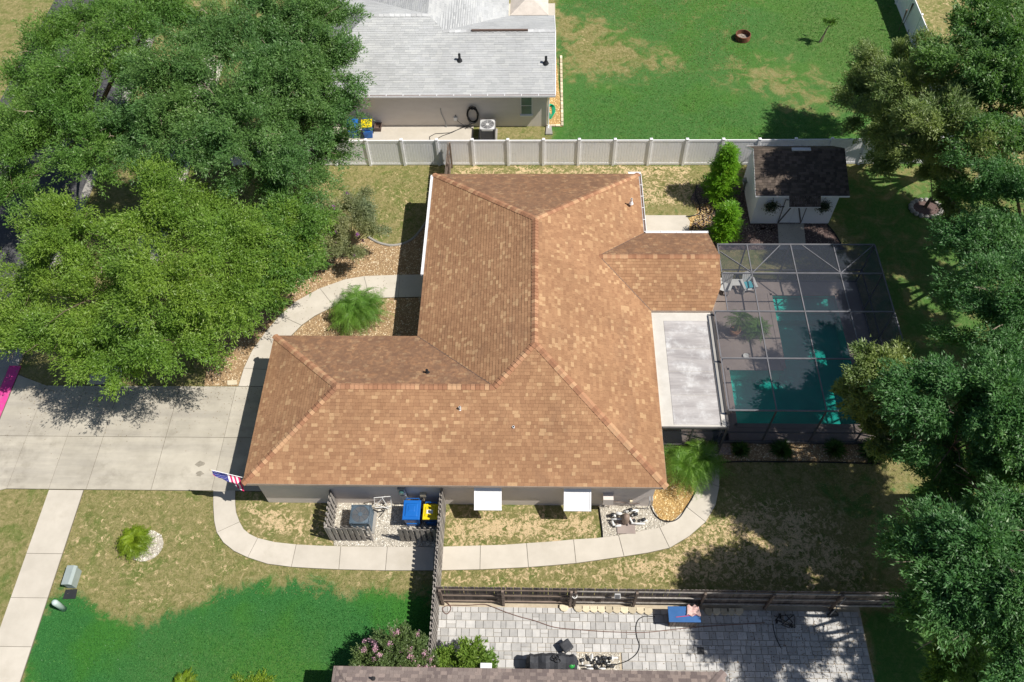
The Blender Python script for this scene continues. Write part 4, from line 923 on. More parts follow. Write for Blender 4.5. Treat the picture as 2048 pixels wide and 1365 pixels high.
tree('street_tree', 'dark green oak leaning over the left end of the grey roof', 'tree', P(640, 260, 0)[:2],
     [lob(640, 60, 8.5, 2.2), lob(665, 150, 7.8, 2.0), lob(655, 235, 6.6, 1.9), lob(600, 150, 8, 2.0), lob(650, 300, 5, 1.4), lob(560, 40, 8.4, 2.2), lob(640, -30, 8, 2.2)], 80000, L_dark, .26, 'street trees', (.14, .055), clump=(16, .23), shell=(.3, 1.1), spray=.7)
tree('street_tree', 'mid green oak at the upper left corner by the street', 'tree', P(190, 330, 0)[:2],
     [lob(130, 230, 6.6, 2.3), lob(210, 150, 7.4, 2.5), lob(70, 300, 5.6, 2.0), lob(200, 310, 6.6, 2.0), lob(270, 80, 7.6, 2.3), lob(110, 100, 6, 1.9), lob(30, 390, 4.5, 1.5), lob(30, 250, 5, 1.8), lob(60, 165, 5, 1.6), lob(340, 20, 7.5, 2.2), lob(180, 40, 6.5, 1.8)], 105000, L_mid, .26, 'street trees', (.14, .055), clump=(16, .23), shell=(.3, 1.1), spray=.8)
tree('backyard_tree', 'grey green feathery oak behind the shed at the fence corner', 'tree', P(1830, 300, 0)[:2],
     [lob(1780, 145, 4.4, 1.8), lob(1750, 205, 4, 1.8), lob(1825, 190, 7.8, 1.9), lob(1800, 265, 6.4, 1.6), lob(1870, 270, 8.2, 2.0), lob(1850, 120, 6, 1.6), lob(1850, 320, 6.6, 1.3), lob(1790, 300, 4.4, 1.6), lob(1745, 250, 3.4, 1.4)], 74000, L_grey, .22, 'backyard trees', (.17, .06), spray=.75, flat=.6)
tree('backyard_tree', 'tall dark oak in the upper right corner', 'tree', P(1990, 330, 0)[:2],
     [lob(1950, 60, 9.5, 2.2), lob(1930, 150, 9, 2.2), lob(2020, 120, 9.5, 2.4), lob(1990, 230, 8.5, 2.3), lob(1920, 250, 7.5, 1.7), lob(2060, 250, 8.5, 2.3)], 62000, L_dark, .3, 'backyard trees', (.18, .07), spray=.7, flat=.5)
tree('backyard_tree', 'blue green oak at the right edge level with the shed', 'tree', P(2070, 520, 0)[:2],
     [lob(2000, 330, 8, 2.0), lob(2040, 430, 7.6, 2.1), lob(2000, 510, 7, 1.9), lob(2075, 560, 7.5, 2.3), lob(1960, 400, 6, 1.5), lob(1950, 480, 6.2, 1.5)], 60000, L_blue, .26, 'backyard trees', (.14, .055))
tree('young_tree', 'pale young tree growing from a ring of stones right of the shed', 'tree', P(1850, 415, 0)[:2],
     [lob(1880, 370, 3.6, .95), lob(1905, 400, 3.0, .9), lob(1865, 350, 3.6, .7), lob(1900, 440, 2.6, .7)], 15000, L_grey, .08, None, (.13, .05), spray=.5, per=24, up=.3)
tree('backyard_tree', 'mottled dark oak at the right edge level with the pool', 'tree', P(2060, 780, 0)[:2],
     [lob(1990, 580, 8, 1.8), lob(2040, 650, 8, 2.2), lob(1960, 700, 6.8, 1.5), lob(2020, 740, 7, 1.8), lob(2060, 600, 8.4, 2), lob(1935, 590, 5.6, 1.2)], 33000, L_blue, .26, 'backyard trees', (.14, .055))
tree('backyard_tree', 'pale leafy tree whose crown hangs over the pool cage', 'tree', P(1840, 920, 0)[:2],
     [lob(1745, 745, 6, 1.25, .9), lob(1770, 800, 5.6, 1.2, .9), lob(1730, 800, 5, 1.0, .8), lob(1790, 740, 5.4, .9, .8), lob(1760, 860, 4.6, 1.0)], 34000, L_grey, .16, 'backyard trees', (.16, .07), spray=.6, up=.1)
tree('backyard_tree', 'broad deep green oak right of the pool cage', 'tree', P(1960, 1010, 0)[:2],
     [lob(1880, 805, 8.2, 1.9), lob(1965, 800, 8.8, 2.0), lob(1900, 895, 7.6, 1.6), lob(2000, 900, 8, 1.8), lob(1850, 870, 6.2, 1.2), lob(2050, 860, 8.6, 2.3), lob(1820, 860, 5, 1.2), lob(1880, 965, 5.5, 1.3), lob(1960, 990, 6.4, 1.6)], 88000, L_blue, .3, 'backyard trees', (.145, .057))
tree('backyard_tree', 'large blue green oak above the far end of the long wooden fence', 'tree', P(2010, 1250, 0)[:2],
     [lob(1880, 1090, 7.4, 1.5), lob(1965, 1110, 8.6, 1.8), lob(2025, 1140, 8.8, 2.0), lob(1930, 1160, 7.8, 2.0), lob(1860, 1150, 5.6, 1.2), lob(1980, 1240, 7.6, 1.9), lob(2070, 1030, 8.6, 1.6), lob(1920, 1240, 6, 1.5), lob(2050, 1270, 7.6, 2)], 84000, L_blue, .3, 'backyard trees', (.145, .057))
tree('bright_shrub', 'bright yellow green shrub in the lower right corner', 'shrub', P(1930, 1350, 0)[:2],
     [lob(1925, 1320, 2.4, .9), lob(1960, 1340, 2, .8), lob(1900, 1350, 1.8, .7)], 13000, L_bush, .08, None, (.13, .06), spray=.45, per=24)
# trees just outside the right edge whose shade falls over the lawn
for bs, lb, lo_ in (((21.5, 11), 'tall oak just beyond the right edge, level with the wooden fence', [(20.0, 9.4, 10.6, 2.2, 2.2, 1.4), (20.6, 12.6, 10.8, 2.3, 2.3, 1.4), (18.8, 12.6, 11.2, 1.8, 1.8, 1.3), (23, 10.8, 10.4, 1.9, 1.9, 1.3), (20.5, 5.5, 10.4, 1.8, 1.8, 1.3)]),
                    ((24.5, 20.5), 'tall oak beyond the right edge, level with the pool', [(23.9, 17.6, 10, 1.9, 1.9, 1.4), (24.8, 20.9, 10, 2.1, 2.1, 1.5), (22.4, 22.4, 9.4, 1.5, 1.5, 1.2)]),
                    ((26, 27.5), 'tall oak beyond the right edge, level with the shed', [(25, 25, 9.6, 2.1, 2.1, 1.5), (25.5, 29, 9.6, 2.1, 2.1, 1.5), (23.2, 31, 9.2, 1.8, 1.8, 1.5)])):
    tree('backyard_tree', lb, 'tree', bs, lo_, 27000, L_blue, .28, 'backyard trees', (.30, .14), spray=.9, clump=(14, .45))

# conifers
def conifer(label, base, H, R, n):
    root = thing('conifer', label, 'conifer', (base[0], base[1], 0), 'conifers by the shed'); ns = n // 30
    nb_ = 110; bl = (np.arange(nb_) / nb_) ** .85; ba = np.arange(nb_) * 2.4 + rng.uniform(-.3, .3, nb_); br = R * (1 - bl) ** .8 * rng.uniform(.65, 1.15, nb_) + .08
    bi = rng.integers(0, nb_, ns); f = rng.uniform(.2, 1.05, ns); a = ba[bi] + rng.normal(size=ns) * .10; lev = bl[bi]
    d = np.stack([np.cos(a), np.sin(a), np.full(ns, .25)], 1); rr = br[bi] * f
    bse = np.array([base[0], base[1], .15]) + d * rr[:, None]; bse[:, 2] += lev * H * .95
    t = rng.uniform(-.5, .5, (ns, 30)); sd = rng.normal(size=(ns, 30, 3)) * np.array([.1, .1, .04])
    C = bse[:, None] + unit(d)[:, None] * (t * .5)[..., None] + sd
    D = unit(unit(d)[:, None] + sd * 6); N = unit(np.array([0, 0, 1]) + rng.normal(size=(ns, 30, 3)) * .35); k = ns * 30
    leaf_mesh(C.reshape(k, 3), D.reshape(k, 3), N.reshape(k, 3), rng.uniform(.1, .18, k), rng.uniform(.035, .06, k), np.clip(np.repeat(rng.uniform(0, .5, ns), 30) + rng.uniform(0, .5, k), 0, 1), 'foliage', L_con, root)
    b = MB(); b.tube([(base[0], base[1], 0), (base[0], base[1], H * .95)], [.09, .02], 8); b.build('trunk', M_bark, root)
conifer('taller lime green conifer standing against the white fence', P(1434, 398, 0)[:2], 3.7, 1.0, 21000)
conifer('shorter conifer between the back roof corner and the shed', P(1444, 480, 0)[:2], 2.5, .78, 13000)

# palms
def frond_mesh(L, wdt, n=27, arch=.5, lift=.8, m=None):
    b = MB(); path = []
    for i in range(n + 1):
        t = i / n; path.append(Vector((L * (t * .95), 0, L * (lift * t - (lift + arch * .6) * t * t * .9))))
    b.tube(path[::3], [max(.010 * (1 - i / (n / 3 + 1)), .003) for i in range(len(path[::3]))], 4)
    for i in range(3, n + 1):
        t = i / n; p = path[i]; tg = (path[i] - path[i - 1]).normalized(); ll = wdt * math.sin(min(1, t * 1.1) * PI * .85 + .25)
        for sg in (-1, 1):
            d = (tg * .75 + Vector((0, sg, -.18 + random.uniform(-.15, .15)))).normalized(); e = p + d * ll * random.uniform(.85, 1.1) + Vector((random.uniform(-.05, .05), random.uniform(-.05, .05), -.3 * ll * random.random())); ww = tg * .0085 + Vector((0, sg * 0, .0))
            b.add([p - ww, p + ww, p.lerp(e, .6) + ww * .8 + Vector((0, 0, .02)), e, p.lerp(e, .6) - ww * .8], [(0, 1, 2, 3, 4)])
    me = bpy.data.meshes.new('frond'); me.from_pydata([tuple(v) for v in b.v], [], b.f)
    a = me.attributes.new('rnd', 'FLOAT', 'POINT'); a.data.foreach_set('value', rng.uniform(0, 1, len(b.v)).astype(np.float32)); me.materials.append(m); return me
def palm(name, label, cat, base, h, L, n, m, wdt=.3, trunks=1, group=None, lifts=(.3, 1.3)):
    root = thing(name, label, cat, (base[0], base[1], 0), group)
    mv = [frond_mesh(L * s, wdt, lift=l, m=m) for s, l in ((1, lifts[0]), (.95, sum(lifts) / 2), (.85, lifts[1]), (1.05, .1))]
    for k in range(trunks):
        a = 2 * PI * k / trunks + .4; r = .0 if trunks == 1 else .25; tx, ty = r * math.cos(a), r * math.sin(a)
        b = MB(); b.tube([(base[0] + tx * .5, base[1] + ty * .5, 0), (base[0] + tx * 1.3, base[1] + ty * 1.3, h)], [.1, .08], 8); b.build('trunk', M_bark, root)
        for i in range(n // trunks):
            o = bpy.data.objects.new('frond', random.choice(mv)); COL.objects.link(o); o.parent = root
            o.location = (tx * 1.3, ty * 1.3, h); o.rotation_euler = (random.uniform(-.6, .6), random.uniform(-.25, .15), i * 2.399 + random.uniform(-.2, .2))
            s = random.uniform(.8, 1.12); o.scale = (s, s, s)
    return root
palm('palm', 'bushy feather palm in the bed by the front walk', 'palm', P(722, 640, 0)[:2], .9, 1.4, 105, L_palm, .40, 3, lifts=(.2, 1.7))
palm('palm', 'bright feather palm beside the lower right corner of the brown roof', 'palm', P(1378, 948, 0)[:2], 1.0, 1.35, 100, L_palm, .40, 2, lifts=(.2, 1.7))
palm('palm', 'low yellow green palm alone on the front lawn in a ring of white stones', 'palm', P(276, 1090, 0)[:2], .4, .78, 120, L_cyc, .22, 1, lifts=(.2, 1.8))
palm('palm', 'small yellow green cycad at the bottom edge in the green lawn', 'palm', P(372, 1372, 0)[:2], .2, .6, 30, L_cyc, .16, 1)
palm('palm', 'bright potted palm inside the cage against the covered patio', 'palm', P(1468, 668, 0)[:2], 1.3, .75, 22, L_bush, .2, 1)
palm('palm', 'shaded palm inside the cage in the middle of the deck planter', 'palm', P(1508, 668, 0)[:2], .5, .8, 26, L_palm, .22, 1)
def tuft(label, base, s=.5):
    root = thing('grass_tuft', label, 'ornamental grass', (base[0], base[1], 0), 'tufts along the pool cage'); k = 420
    a = rng.uniform(0, 6.28, k); el = rng.uniform(.25, 1.35, k); l = s * rng.uniform(.6, 1.1, k); d = np.stack([np.cos(a) * np.cos(el), np.sin(a) * np.cos(el), np.sin(el)], 1)
    b0 = np.array([base[0], base[1], 0]) + d * .05; tip = b0 + d * l[:, None]; tip[:, 2] -= l * .25 * np.cos(el); mid = (b0 + tip) / 2; mid[:, 2] += .06
    x = np.stack([-np.sin(a), np.cos(a), np.zeros(k)], 1) * .014
    V = np.stack([b0 - x, b0 + x, mid + x, tip, mid - x], 1)
    bulk('blades', V.reshape(-1, 3), np.arange(5 * k).reshape(-1, 5), L_dark, root, np.repeat(rng.uniform(0, 1, k), 5))
for (u, v, s), lb in zip(((1480, 902, .5), (1562, 902, .6), (1668, 900, .6), (1742, 905, .75)), ('first dark grass tuft from the left along the cage, beside the palm', 'second dark grass tuft from the left along the pool cage', 'third dark grass tuft from the left along the pool cage', 'largest dark grass tuft at the right end of the pool cage strip')): tuft(lb, P(u, v, 0)[:2], s)
# flowering shrubs
def shrub(name, label, cat, base, lobes, n, m, bloom=None, nb=0, leaf=(.09, .045), stems=True, up=.4, bsz=.16, spray=.4):
    root = thing(name, label, cat, (base[0], base[1], 0)); C, D, N, L, W, rn = lobes_leaves(lobes, n, leaf, spray=spray, per=24, droop=.03, shell=(.3, 1.05), up=up)
    leaf_mesh(C, D, N, L, W, rn, 'foliage', m, root)
    if stems:
        b = MB()
        for l in lobes:
            for k in range(4): e = Vector(l[:3]) + Vector((random.uniform(-.6, .6) * l[3], random.uniform(-.6, .6) * l[4], random.uniform(0, .8) * l[5])); b.tube([(base[0] + random.uniform(-.1, .1), base[1] + random.uniform(-.1, .1), 0), Vector((base[0], base[1], 0)).lerp(e, .5) + Vector((0, 0, .15)), e], [.03, .02, .006], 5)
        b.build('stems', M_twig, root)
    for k in range(nb):
        l = random.choice(lobes); d = unit(rng.normal(size=3)); d[2] = abs(d[2]); c = np.array(l[:3]) + d * np.array(l[3:6]) * random.uniform(.95, 1.15); q_ = 70
        C = c + rng.normal(size=(q_, 3)) * np.array([.45, .45, .7]) * bsz * .62; leaf_mesh(C, rng.normal(size=(q_, 3)), rng.normal(size=(q_, 3)), np.full(q_, .05), np.full(q_, .045), rng.uniform(0, 1, q_), 'blossom', bloom, root)
    return root
shrub('crape_myrtle', 'pink flowering crape myrtle at the bottom beside the wooden fence', 'flowering shrub', P(775, 1360, 0)[:2],
      [lob(790, 1305, 2, .8, .7), lob(750, 1320, 1.6, .7), lob(820, 1300, 1.9, .65), lob(790, 1345, 1.6, .8), lob(840, 1335, 1.5, .6), lob(730, 1345, 1.2, .55)], 30000, L_myr, M_bloom, 75)
shrub('crape_myrtle', 'dull olive crape myrtle with purple flowers in the front lawn by the bed edging', 'flowering shrub', P(700, 500, 0)[:2],
      [lob(700, 440, 2.5, 1.2, .8), lob(655, 475, 1.9, .95), lob(745, 455, 1.9, .9), lob(690, 505, 1.4, 1.1), lob(712, 405, 2.2, .75), lob(662, 435, 2.1, .85)], 40000, L_myg, M_bloomp, 18, bsz=.12, spray=.55)
shrub('leafy_shrub', 'bright green leafy shrub between the paved patio and the taupe roof', 'shrub', P(920, 1345, 0)[:2],
      [lob(940, 1308, 1.3, .6, .5), lob(890, 1318, 1.1, .5, .4), lob(960, 1325, 1, .45, .4), lob(915, 1330, 1.1, .6, .5), lob(975, 1330, .7, .3)], 13000, L_bush, None, 0, (.13, .07))
p = P(972, 1335, 1.7); tag(MB().box((p.x, p.y, 1.66), (.42, .3, .12)).build('ledge_box', M_label, origin=p, bevel=.01), 'small white box at the edge of the taupe roof among the shrub leaves', 'box')
b = MB(); q_ = P(868, 1338, 1.6); b.tube([(q_.x, q_.y + .05, 1.5), (q_.x, q_.y + .22, 1.55), (q_.x + .16, q_.y + .22, 1.5), (q_.x + .18, q_.y + .05, 1.4)], .016, 6); tag(b.build('bracket_hook', M_pvc, origin=q_), 'small white bracket where the wooden fence meets the taupe roof', 'bracket')
sap = P(1640, 85, 0); shrub('sapling', 'thin sapling alone in the green yard right of the fire ring', 'sapling', sap[:2], [(sap.x + .25, sap.y + .1, 1.5, .5, .5, .3)], 700, L_mid, None, 0, (.12, .05), bsz=.1)
pp = P(505, 1368, 0); shrub('low_weeds', 'yellow green weeds at the bottom edge of the lower left lawn', 'weeds', pp[:2], [(pp.x, pp.y - .2, .02, 1.0, .5, .12)], 2500, L_cyc, None, 0, (.1, .03), stems=False, bsz=.1)
bp_ = P(335, 1290, 0)

# ------------------------------------------------------------------ white vinyl fences
def vinyl_fence(root, posts, h=1.83):
    for i, (x, y) in enumerate(posts):
        b = MB(); b.box((x, y, h / 2 + .02), (.13, .13, h + .06)); po = b.build('post', M_white, root)
        b = MB(); b.box((x, y, h + .06), (.155, .155, .03)); b.box((x, y, h + .095), (.13, .13, .05), taper=.15); b.build('post_cap', M_white, po)
        if i == len(posts) - 1: break
        a, c = Vector((x, y, 0)), Vector((*posts[i + 1], 0)); t = (c - a).normalized(); nn = Vector((t.y, -t.x, 0)); L = (c - a).length
        for z in (.1, h - .07):
            b = MB(); b.beam(a + t * .065 + Vector((0, 0, z)), c - t * .065 + Vector((0, 0, z)), .05, .14); b.build('rail', M_white, root)
        nb = int(L / .15); b = MB(); wv = (L - .13) / nb; vs = []
        for k in range(nb):                                   # tongue and groove boards
            s0 = .065 + k * wv
            for s_, d in ((s0 + .002, .004), (s0 + .014, .014), (s0 + wv - .014, .014), (s0 + wv - .002, .004)): vs.append((s_, d))
        V = []
        for s_, d in vs:
            for z in (.16, h - .13):
                for sg in (-1, 1): q_ = a + t * s_ + nn * d * sg; V.append((q_.x, q_.y, z))
        Fc = []
        for k in range(len(vs) - 1): o_ = k * 4; Fc += [(o_, o_ + 4, o_ + 6, o_ + 2), (o_ + 5, o_ + 1, o_ + 3, o_ + 7)]
        b.add(V, Fc); b.build('panel', M_white, root)
vf = thing('white_vinyl_fence', 'long white vinyl privacy fence between the grey roofed house and the brown one', 'fence', (0, 34.97, 0))
pxl, pxr = P(741.8, 330.1).x, P(1435, 330).x; sp = (pxr - pxl) / 10
vinyl_fence(vf, [(pxl + sp * k, 34.97 + (max(0, k - 11) * .02)) for k in range(-4, 17)])
vf = thing('white_vinyl_fence', 'white vinyl fence running away at the upper right corner of the green yard', 'fence', (23.4, 45, 0))
vinyl_fence(vf, [(23.4, 36.2 + sp * k) for k in range(13)])
# dark sticks leaning on it
for k, (u0, v0, u1, v1) in enumerate(((1797, 62, 1814, 20), (1806, 52, 1826, 8), (1813, 70, 1818, 60))):
    a_, c_ = P(u0, v0, .05), P(u1, v1, 1.6 if k < 2 else .8); b = MB(); b.tube([a_, a_.lerp(c_, .5) + Vector((.03, .02, 0)), c_], [.02, .025, .06 if k < 2 else .02], 6); tag(b.build('garden_tool', M_brownp, origin=a_), ('long dark tool leaning on the upper right fence, nearer the camera', 'long dark tool with forked head on the upper right fence, farther one', 'short dark stick low on the upper right white fence')[k], 'garden tool')

# ------------------------------------------------------------------ wooden fences
def plank_run(root, a, b_, h, m, spacing=.147, wdt=.135, side=1, th=.018, dog=True, jit=.02, off=.03):
    a, b_ = Vector((*a, 0)), Vector((*b_, 0)); t = (b_ - a).normalized(); nn = Vector((t.y, -t.x, 0)) * side; n = int((b_ - a).length / spacing)
    for i in range(n):
        c = a + t * (spacing * (i + .5)) + nn * off; hh = h + random.uniform(-jit, jit); w_ = wdt / 2; lean = random.uniform(-.012, .012)
        vs = []
        for y_ in (-th / 2, th / 2):
            for s_, z in ((-w_, .03), (w_, .03), (w_, hh - .04), (w_ - .035, hh), (-w_ + .035, hh), (-w_, hh - .04)):
                q_ = c + t * (s_ + lean * z) + nn * y_; vs.append((q_.x, q_.y, z))
        b = MB(); b.add(vs, [(5, 4, 3, 2, 1, 0), (6, 7, 8, 9, 10, 11)] + [(i_, (i_ + 1) % 6, 6 + (i_ + 1) % 6, 6 + i_) for i_ in range(6)]); b.build('plank', m, root)
def wood_rails(root, a, b_, zs, m, off, side=1, sag=0):
    a, b_ = Vector((*a, 0)), Vector((*b_, 0)); t = (b_ - a).normalized(); nn = Vector((t.y, -t.x, 0)) * side
    for z in zs: b = MB(); b.beam(a + nn * off + Vector((0, 0, z + random.uniform(-.02, .02))), b_ + nn * off + Vector((0, 0, z + random.uniform(-.02, .02))), .04, .085); b.build('rail', m, root)
def wood_post(root, x, y, h, m, s=.09): b = MB(); b.box((x, y, h / 2), (s, s, h)); b.build('post', m, root)
wf = thing('wooden_fence', 'long dark wooden plank fence with rails along the back of the paved patio', 'fence', (5, 10.4, 0))
plank_run(wf, (-3.75, 10.40), (14.9, 10.40), 1.8, M_teak, .148, .14, -1)
px = [-3.6, -1.2, 1.42, 1.58, 3.9, 6.47, 9.04, 11.6, 14.4]
for x in px: wood_post(wf, x, 10.30, 1.75, M_woodb)
for i in range(len(px) - 1):
    if px[i + 1] - px[i] > .5: wood_rails(wf, (px[i] + .05, 10.38), (px[i + 1] - .05, 10.38), (.35, 1.0, 1.66), M_woodb if px[i] < 1.5 else M_woodg, .03)
wf = thing('wooden_fence', 'weathered grey plank fence running down from the house wall to the taupe roof', 'fence', (-3.78, 11, 0))
plank_run(wf, (-3.80, 14.5), (-3.80, 6.9), 1.83, M_woodg, .19, .135, 1, off=.045); plank_run(wf, (-3.80, 14.4), (-3.80, 6.9), 1.80, M_woodg, .19, .135, -1, off=.045)
wood_rails(wf, (-3.80, 14.5), (-3.80, 6.9), (.3, 1.0, 1.6), M_woodg, 0)
for y in (14.5, 13.1, 12.0, 10.35, 8.7, 7.2): wood_post(wf, -3.80, y, 1.78, M_woodg, .08)
b = MB(); b.beam((-3.9, 12.0, .25), (-3.9, 10.9, 1.6), .08, .03, up=(1, 0, 0)); b.build('gate_brace', M_woodg, wf)
wf = thing('wooden_fence', 'short brown wooden fence between the top of the brown roof and the white fence', 'fence', (-4.75, 33.4, 0))
plank_run(wf, (-4.78, 34.85), (-4.78, 31.3), 1.83, M_woodb, .148, .14, 1); wood_rails(wf, (-4.78, 34.85), (-4.78, 31.3), (.3, 1.0, 1.6), M_woodb, .03, -1)
for y in (34.75, 33.2, 31.5): wood_post(wf, -4.70, y, 1.85, M_woodb)
sc_ = thing('screen_fence', 'L shaped grey slatted screen fence round the slate blue cooling unit', 'fence', (-8.4, 13.5, 0))
plank_run(sc_, (-8.44, 14.6), (-8.44, 12.95), 1.42, M_woodg, .235, .14, 1, off=.04, jit=.05); plank_run(sc_, (-8.44, 14.5), (-8.44, 12.95), 1.42, M_woodg, .235, .14, -1, off=.04, jit=.05)
plank_run(sc_, (-8.44, 12.93), (-6.68, 12.93), 1.42, M_woodg, .22, .14, 1, off=.04, jit=.04); wood_rails(sc_, (-8.44, 12.93), (-6.68, 12.93), (.35, 1.15), M_woodg, 0); wood_rails(sc_, (-8.44, 14.55), (-8.44, 12.93), (.35, 1.15), M_woodg, 0)
plank_run(sc_, (-8.34, 12.93), (-6.7, 12.93), 1.40, M_woodg, .22, .10, -1, off=.04, jit=.04)
for x, y in ((-8.44, 12.93), (-6.7, 12.93), (-8.44, 14.5)): wood_post(sc_, x, y, 1.4, M_woodg, .07)
sc_ = thing('screen_fence', 'short grey slatted screen fence below the blue and yellow bins', 'fence', (-4.7, 12.95, 0))
plank_run(sc_, (-5.55, 12.93), (-3.9, 12.93), 1.36, M_woodg, .23, .14, 1, off=.04, jit=.05); wood_rails(sc_, (-5.55, 12.93), (-3.9, 12.93), (.35, 1.1), M_woodg, 0); plank_run(sc_, (-5.45, 12.93), (-3.95, 12.93), 1.34, M_woodg, .23, .10, -1, off=.04, jit=.04)
for x in (-5.5, -3.95): wood_post(sc_, x, 12.93, 1.34, M_woodg, .07)

# ------------------------------------------------------------------ cooling units
def ac(label, x, y, w_, h, mtop, mside, fins=True):
    r = thing('air_conditioner', label, 'air conditioner', (x, y, 0)); b = MB(); b.box((x, y, .04), (w_ + .2, w_ + .2, .08)); b.build('pad', M_curb, r)
    b = MB(); b.box((x, y, h / 2 + .04), (w_ * .93, w_ * .93, h - .08)); b.build('body', M_fin, r, bevel=.04)
    for k in range(int(h / .055)):
        b = MB(); z = .1 + k * .055; ww = w_ / 2 - .015
        for p0, p1 in (((x - ww, y - ww), (x + ww, y - ww)), ((x + ww, y - ww), (x + ww, y + ww)), ((x + ww, y + ww), (x - ww, y + ww)), ((x - ww, y + ww), (x - ww, y - ww))): b.beam((*p0, z), (*p1, z), .012, .016)
        b.build('louver', mside, r)
    for sx in (-1, 1):
        for sy2 in (-1, 1): b = MB(); b.box((x + sx * (w_ / 2 - .03), y + sy2 * (w_ / 2 - .03), h / 2 + .04), (.07, .07, h - .02)); b.build('corner_post', mside, r)
    # top with a round opening
    n = 32; R1_ = w_ * .44; V = []
    for i in range(n):
        a = 2 * PI * i / n; c_, s_ = math.cos(a), math.sin(a); k = .5 * w_ / (max(abs(c_), abs(s_))) ; k = min(k, w_ * .62); V.append((x + k * c_, y + k * s_, h))
    for i in range(n): a = 2 * PI * i / n; V.append((x + R1_ * math.cos(a), y + R1_ * math.sin(a), h + .03))
    for i in range(n): a = 2 * PI * i / n; V.append((x + R1_ * .95 * math.cos(a), y + R1_ * .95 * math.sin(a), h - .06))
    for i in range(n): V.append((V[i][0], V[i][1], h - .1))
    b = MB(); b.add(V, [(j * n + i, j * n + (i + 1) % n, (j + 1) * n + (i + 1) % n, (j + 1) * n + i) for j in range(2) for i in range(n)] + [((i + 1) % n, i, 3 * n + i, 3 * n + (i + 1) % n) for i in range(n)]); top = b.build('top_cover', mtop, r)
    for k in range(5):
        b = MB(); rr = R1_ * (.22 + .17 * k); b.tube([(x + rr * math.cos(t), y + rr * math.sin(t), h + .015) for t in np.linspace(0, 2 * PI, 28)], .006, 4, caps=False); b.build('grille_ring', mtop, top)
    for k in range(8): b = MB(); a = k * PI / 4; b.beam((x, y, h + .02), (x + R1_ * math.cos(a), y + R1_ * math.sin(a), h + .02), .01, .01); b.build('grille_bar', mtop, top)
    b = MB(); b.cyl((x, y, h - .02), (x, y, h + .03), R1_ * .25, 16); b.build('fan_cap', mtop, top)
    b = MB()
    for k in range(4):
        a = k * PI / 2 + .4; d = Vector((math.cos(a), math.sin(a), 0)); nn = Vector((-d.y, d.x, 0)); c = Vector((x, y, h - .1)); b.add([c + nn * .05, c + d * R1_ * .9 + nn * .16 + Vector((0, 0, .04)), c + d * R1_ * .9 - nn * .1 - Vector((0, 0, .03)), c - nn * .05], [(0, 1, 2, 3)])
    b.build('fan_blades', M_acgrey, r); b = MB(); b.cyl((x, y, h - .17), (x, y, h - .165), R1_ * .93, 24); b.build('fan_well', mtop, r)
    return r
ac('slate blue air conditioner inside the slatted screen fence', -7.18, 13.70, .82, .88, M_acblue, M_acblue)
ac('light grey air conditioner beside the grey roofed house wall', P(975, 249, .8).x, 37.33, .88, .85, M_acgrey, M_fin)

# ------------------------------------------------------------------ wheelie bins
def bin_(label, x, y, mb, ml, rz=0, group='wheeled bins', open_=0, w_=.58, d=.62, h=1.0):
    r = thing('wheeled_bin', label, 'bin', (x, y, 0), group); V = []
    for z, k in ((.06, .78), (h * .86, .97), (h * .88, 1.03), (h * .94, 1.03)):
        for sx, sy2 in ((-1, -1), (1, -1), (1, 1), (-1, 1)):
            V += [(x + sx * w_ / 2 * k * (.86 if q else 1), y + sy2 * d / 2 * k * (1 if q else .86), z) for q in ((0, 1) if sx * sy2 < 0 else (1, 0))][:2] if False else [(x + sx * w_ / 2 * k, y + sy2 * d / 2 * k, z)]
    b = MB(); b.add(V, [(3, 2, 1, 0)] + [(j * 4 + i, j * 4 + (i + 1) % 4, (j + 1) * 4 + (i + 1) % 4, (j + 1) * 4 + i) for j in range(3) for i in range(4)]); b.build('body', mb, r, bevel=.02)
    b = MB(); b.box((x, y - .01, h * .965), (w_ + .06, d + .08, .05), taper=.94); b.box((x, y - .02, h + .005), (w_ * .8, d * .75, .035), taper=.85); b.box((x, y + .03, h + .025), (w_ * .45, d * .35, .02), taper=.8); lid = b.build('lid', ml, r, bevel=.02)
    b = MB(); b.tube([(x - w_ * .4, y + d / 2 + .02, h * .93), (x - w_ * .4, y + d / 2 + .1, h * .96), (x + w_ * .4, y + d / 2 + .1, h * .96), (x + w_ * .4, y + d / 2 + .02, h * .93)], .018, 6); b.build('handle', mb, r)
    b = MB(); b.beam((x - w_ * .3, y - d / 2 - .04, .62), (x + w_ * .3, y - d / 2 - .04, .62), .04, .05); b.build('lift_bar', mb, r)
    for sx in (-1, 1): b = MB(); b.cyl((x + sx * (w_ / 2 - .02), y + d / 2 - .06, .11), (x + sx * (w_ / 2 - .08), y + d / 2 - .06, .11), .11, 14); b.build('wheel', M_black, r)
    for o in r.children: pass
    r.rotation_euler.z = rz; return r, lid
bin_('large blue lidded bin beside the house wall left of the yellow lidded one', -5.05, 13.86, M_blue, M_blue, .0, w_=.68, d=.8, h=1.08)
r_, lid = bin_('yellow lidded bin squeezed between the blue bin and the wooden fence', -4.28, 13.82, M_blue, M_yellow, 0)
b = MB(); b.box((-4.30, 13.78, 1.042), (.26, .16, .006)); b.build('sticker', M_label, lid)
q1 = P(735, 262, .5); bin_('blue bin with yellow lid beside the grey house wall', q1.x, q1.y + .1, M_blue, M_yellow, .1)
q1 = P(706, 262, .5); bin_('blue bin with blue lid half under the dark oak by the grey house', q1.x, q1.y + .15, M_blue, M_blue, -.1)
q1 = P(757, 258, .1); b = MB(); V = []
for z, k in ((.05, .8), (.36, 1), (.36, .86), (.1, .7)):
    V += [(q1.x + sx * .2 * k, q1.y + sy2 * .25 * k, z) for sx, sy2 in ((-1, -1), (1, -1), (1, 1), (-1, 1))]
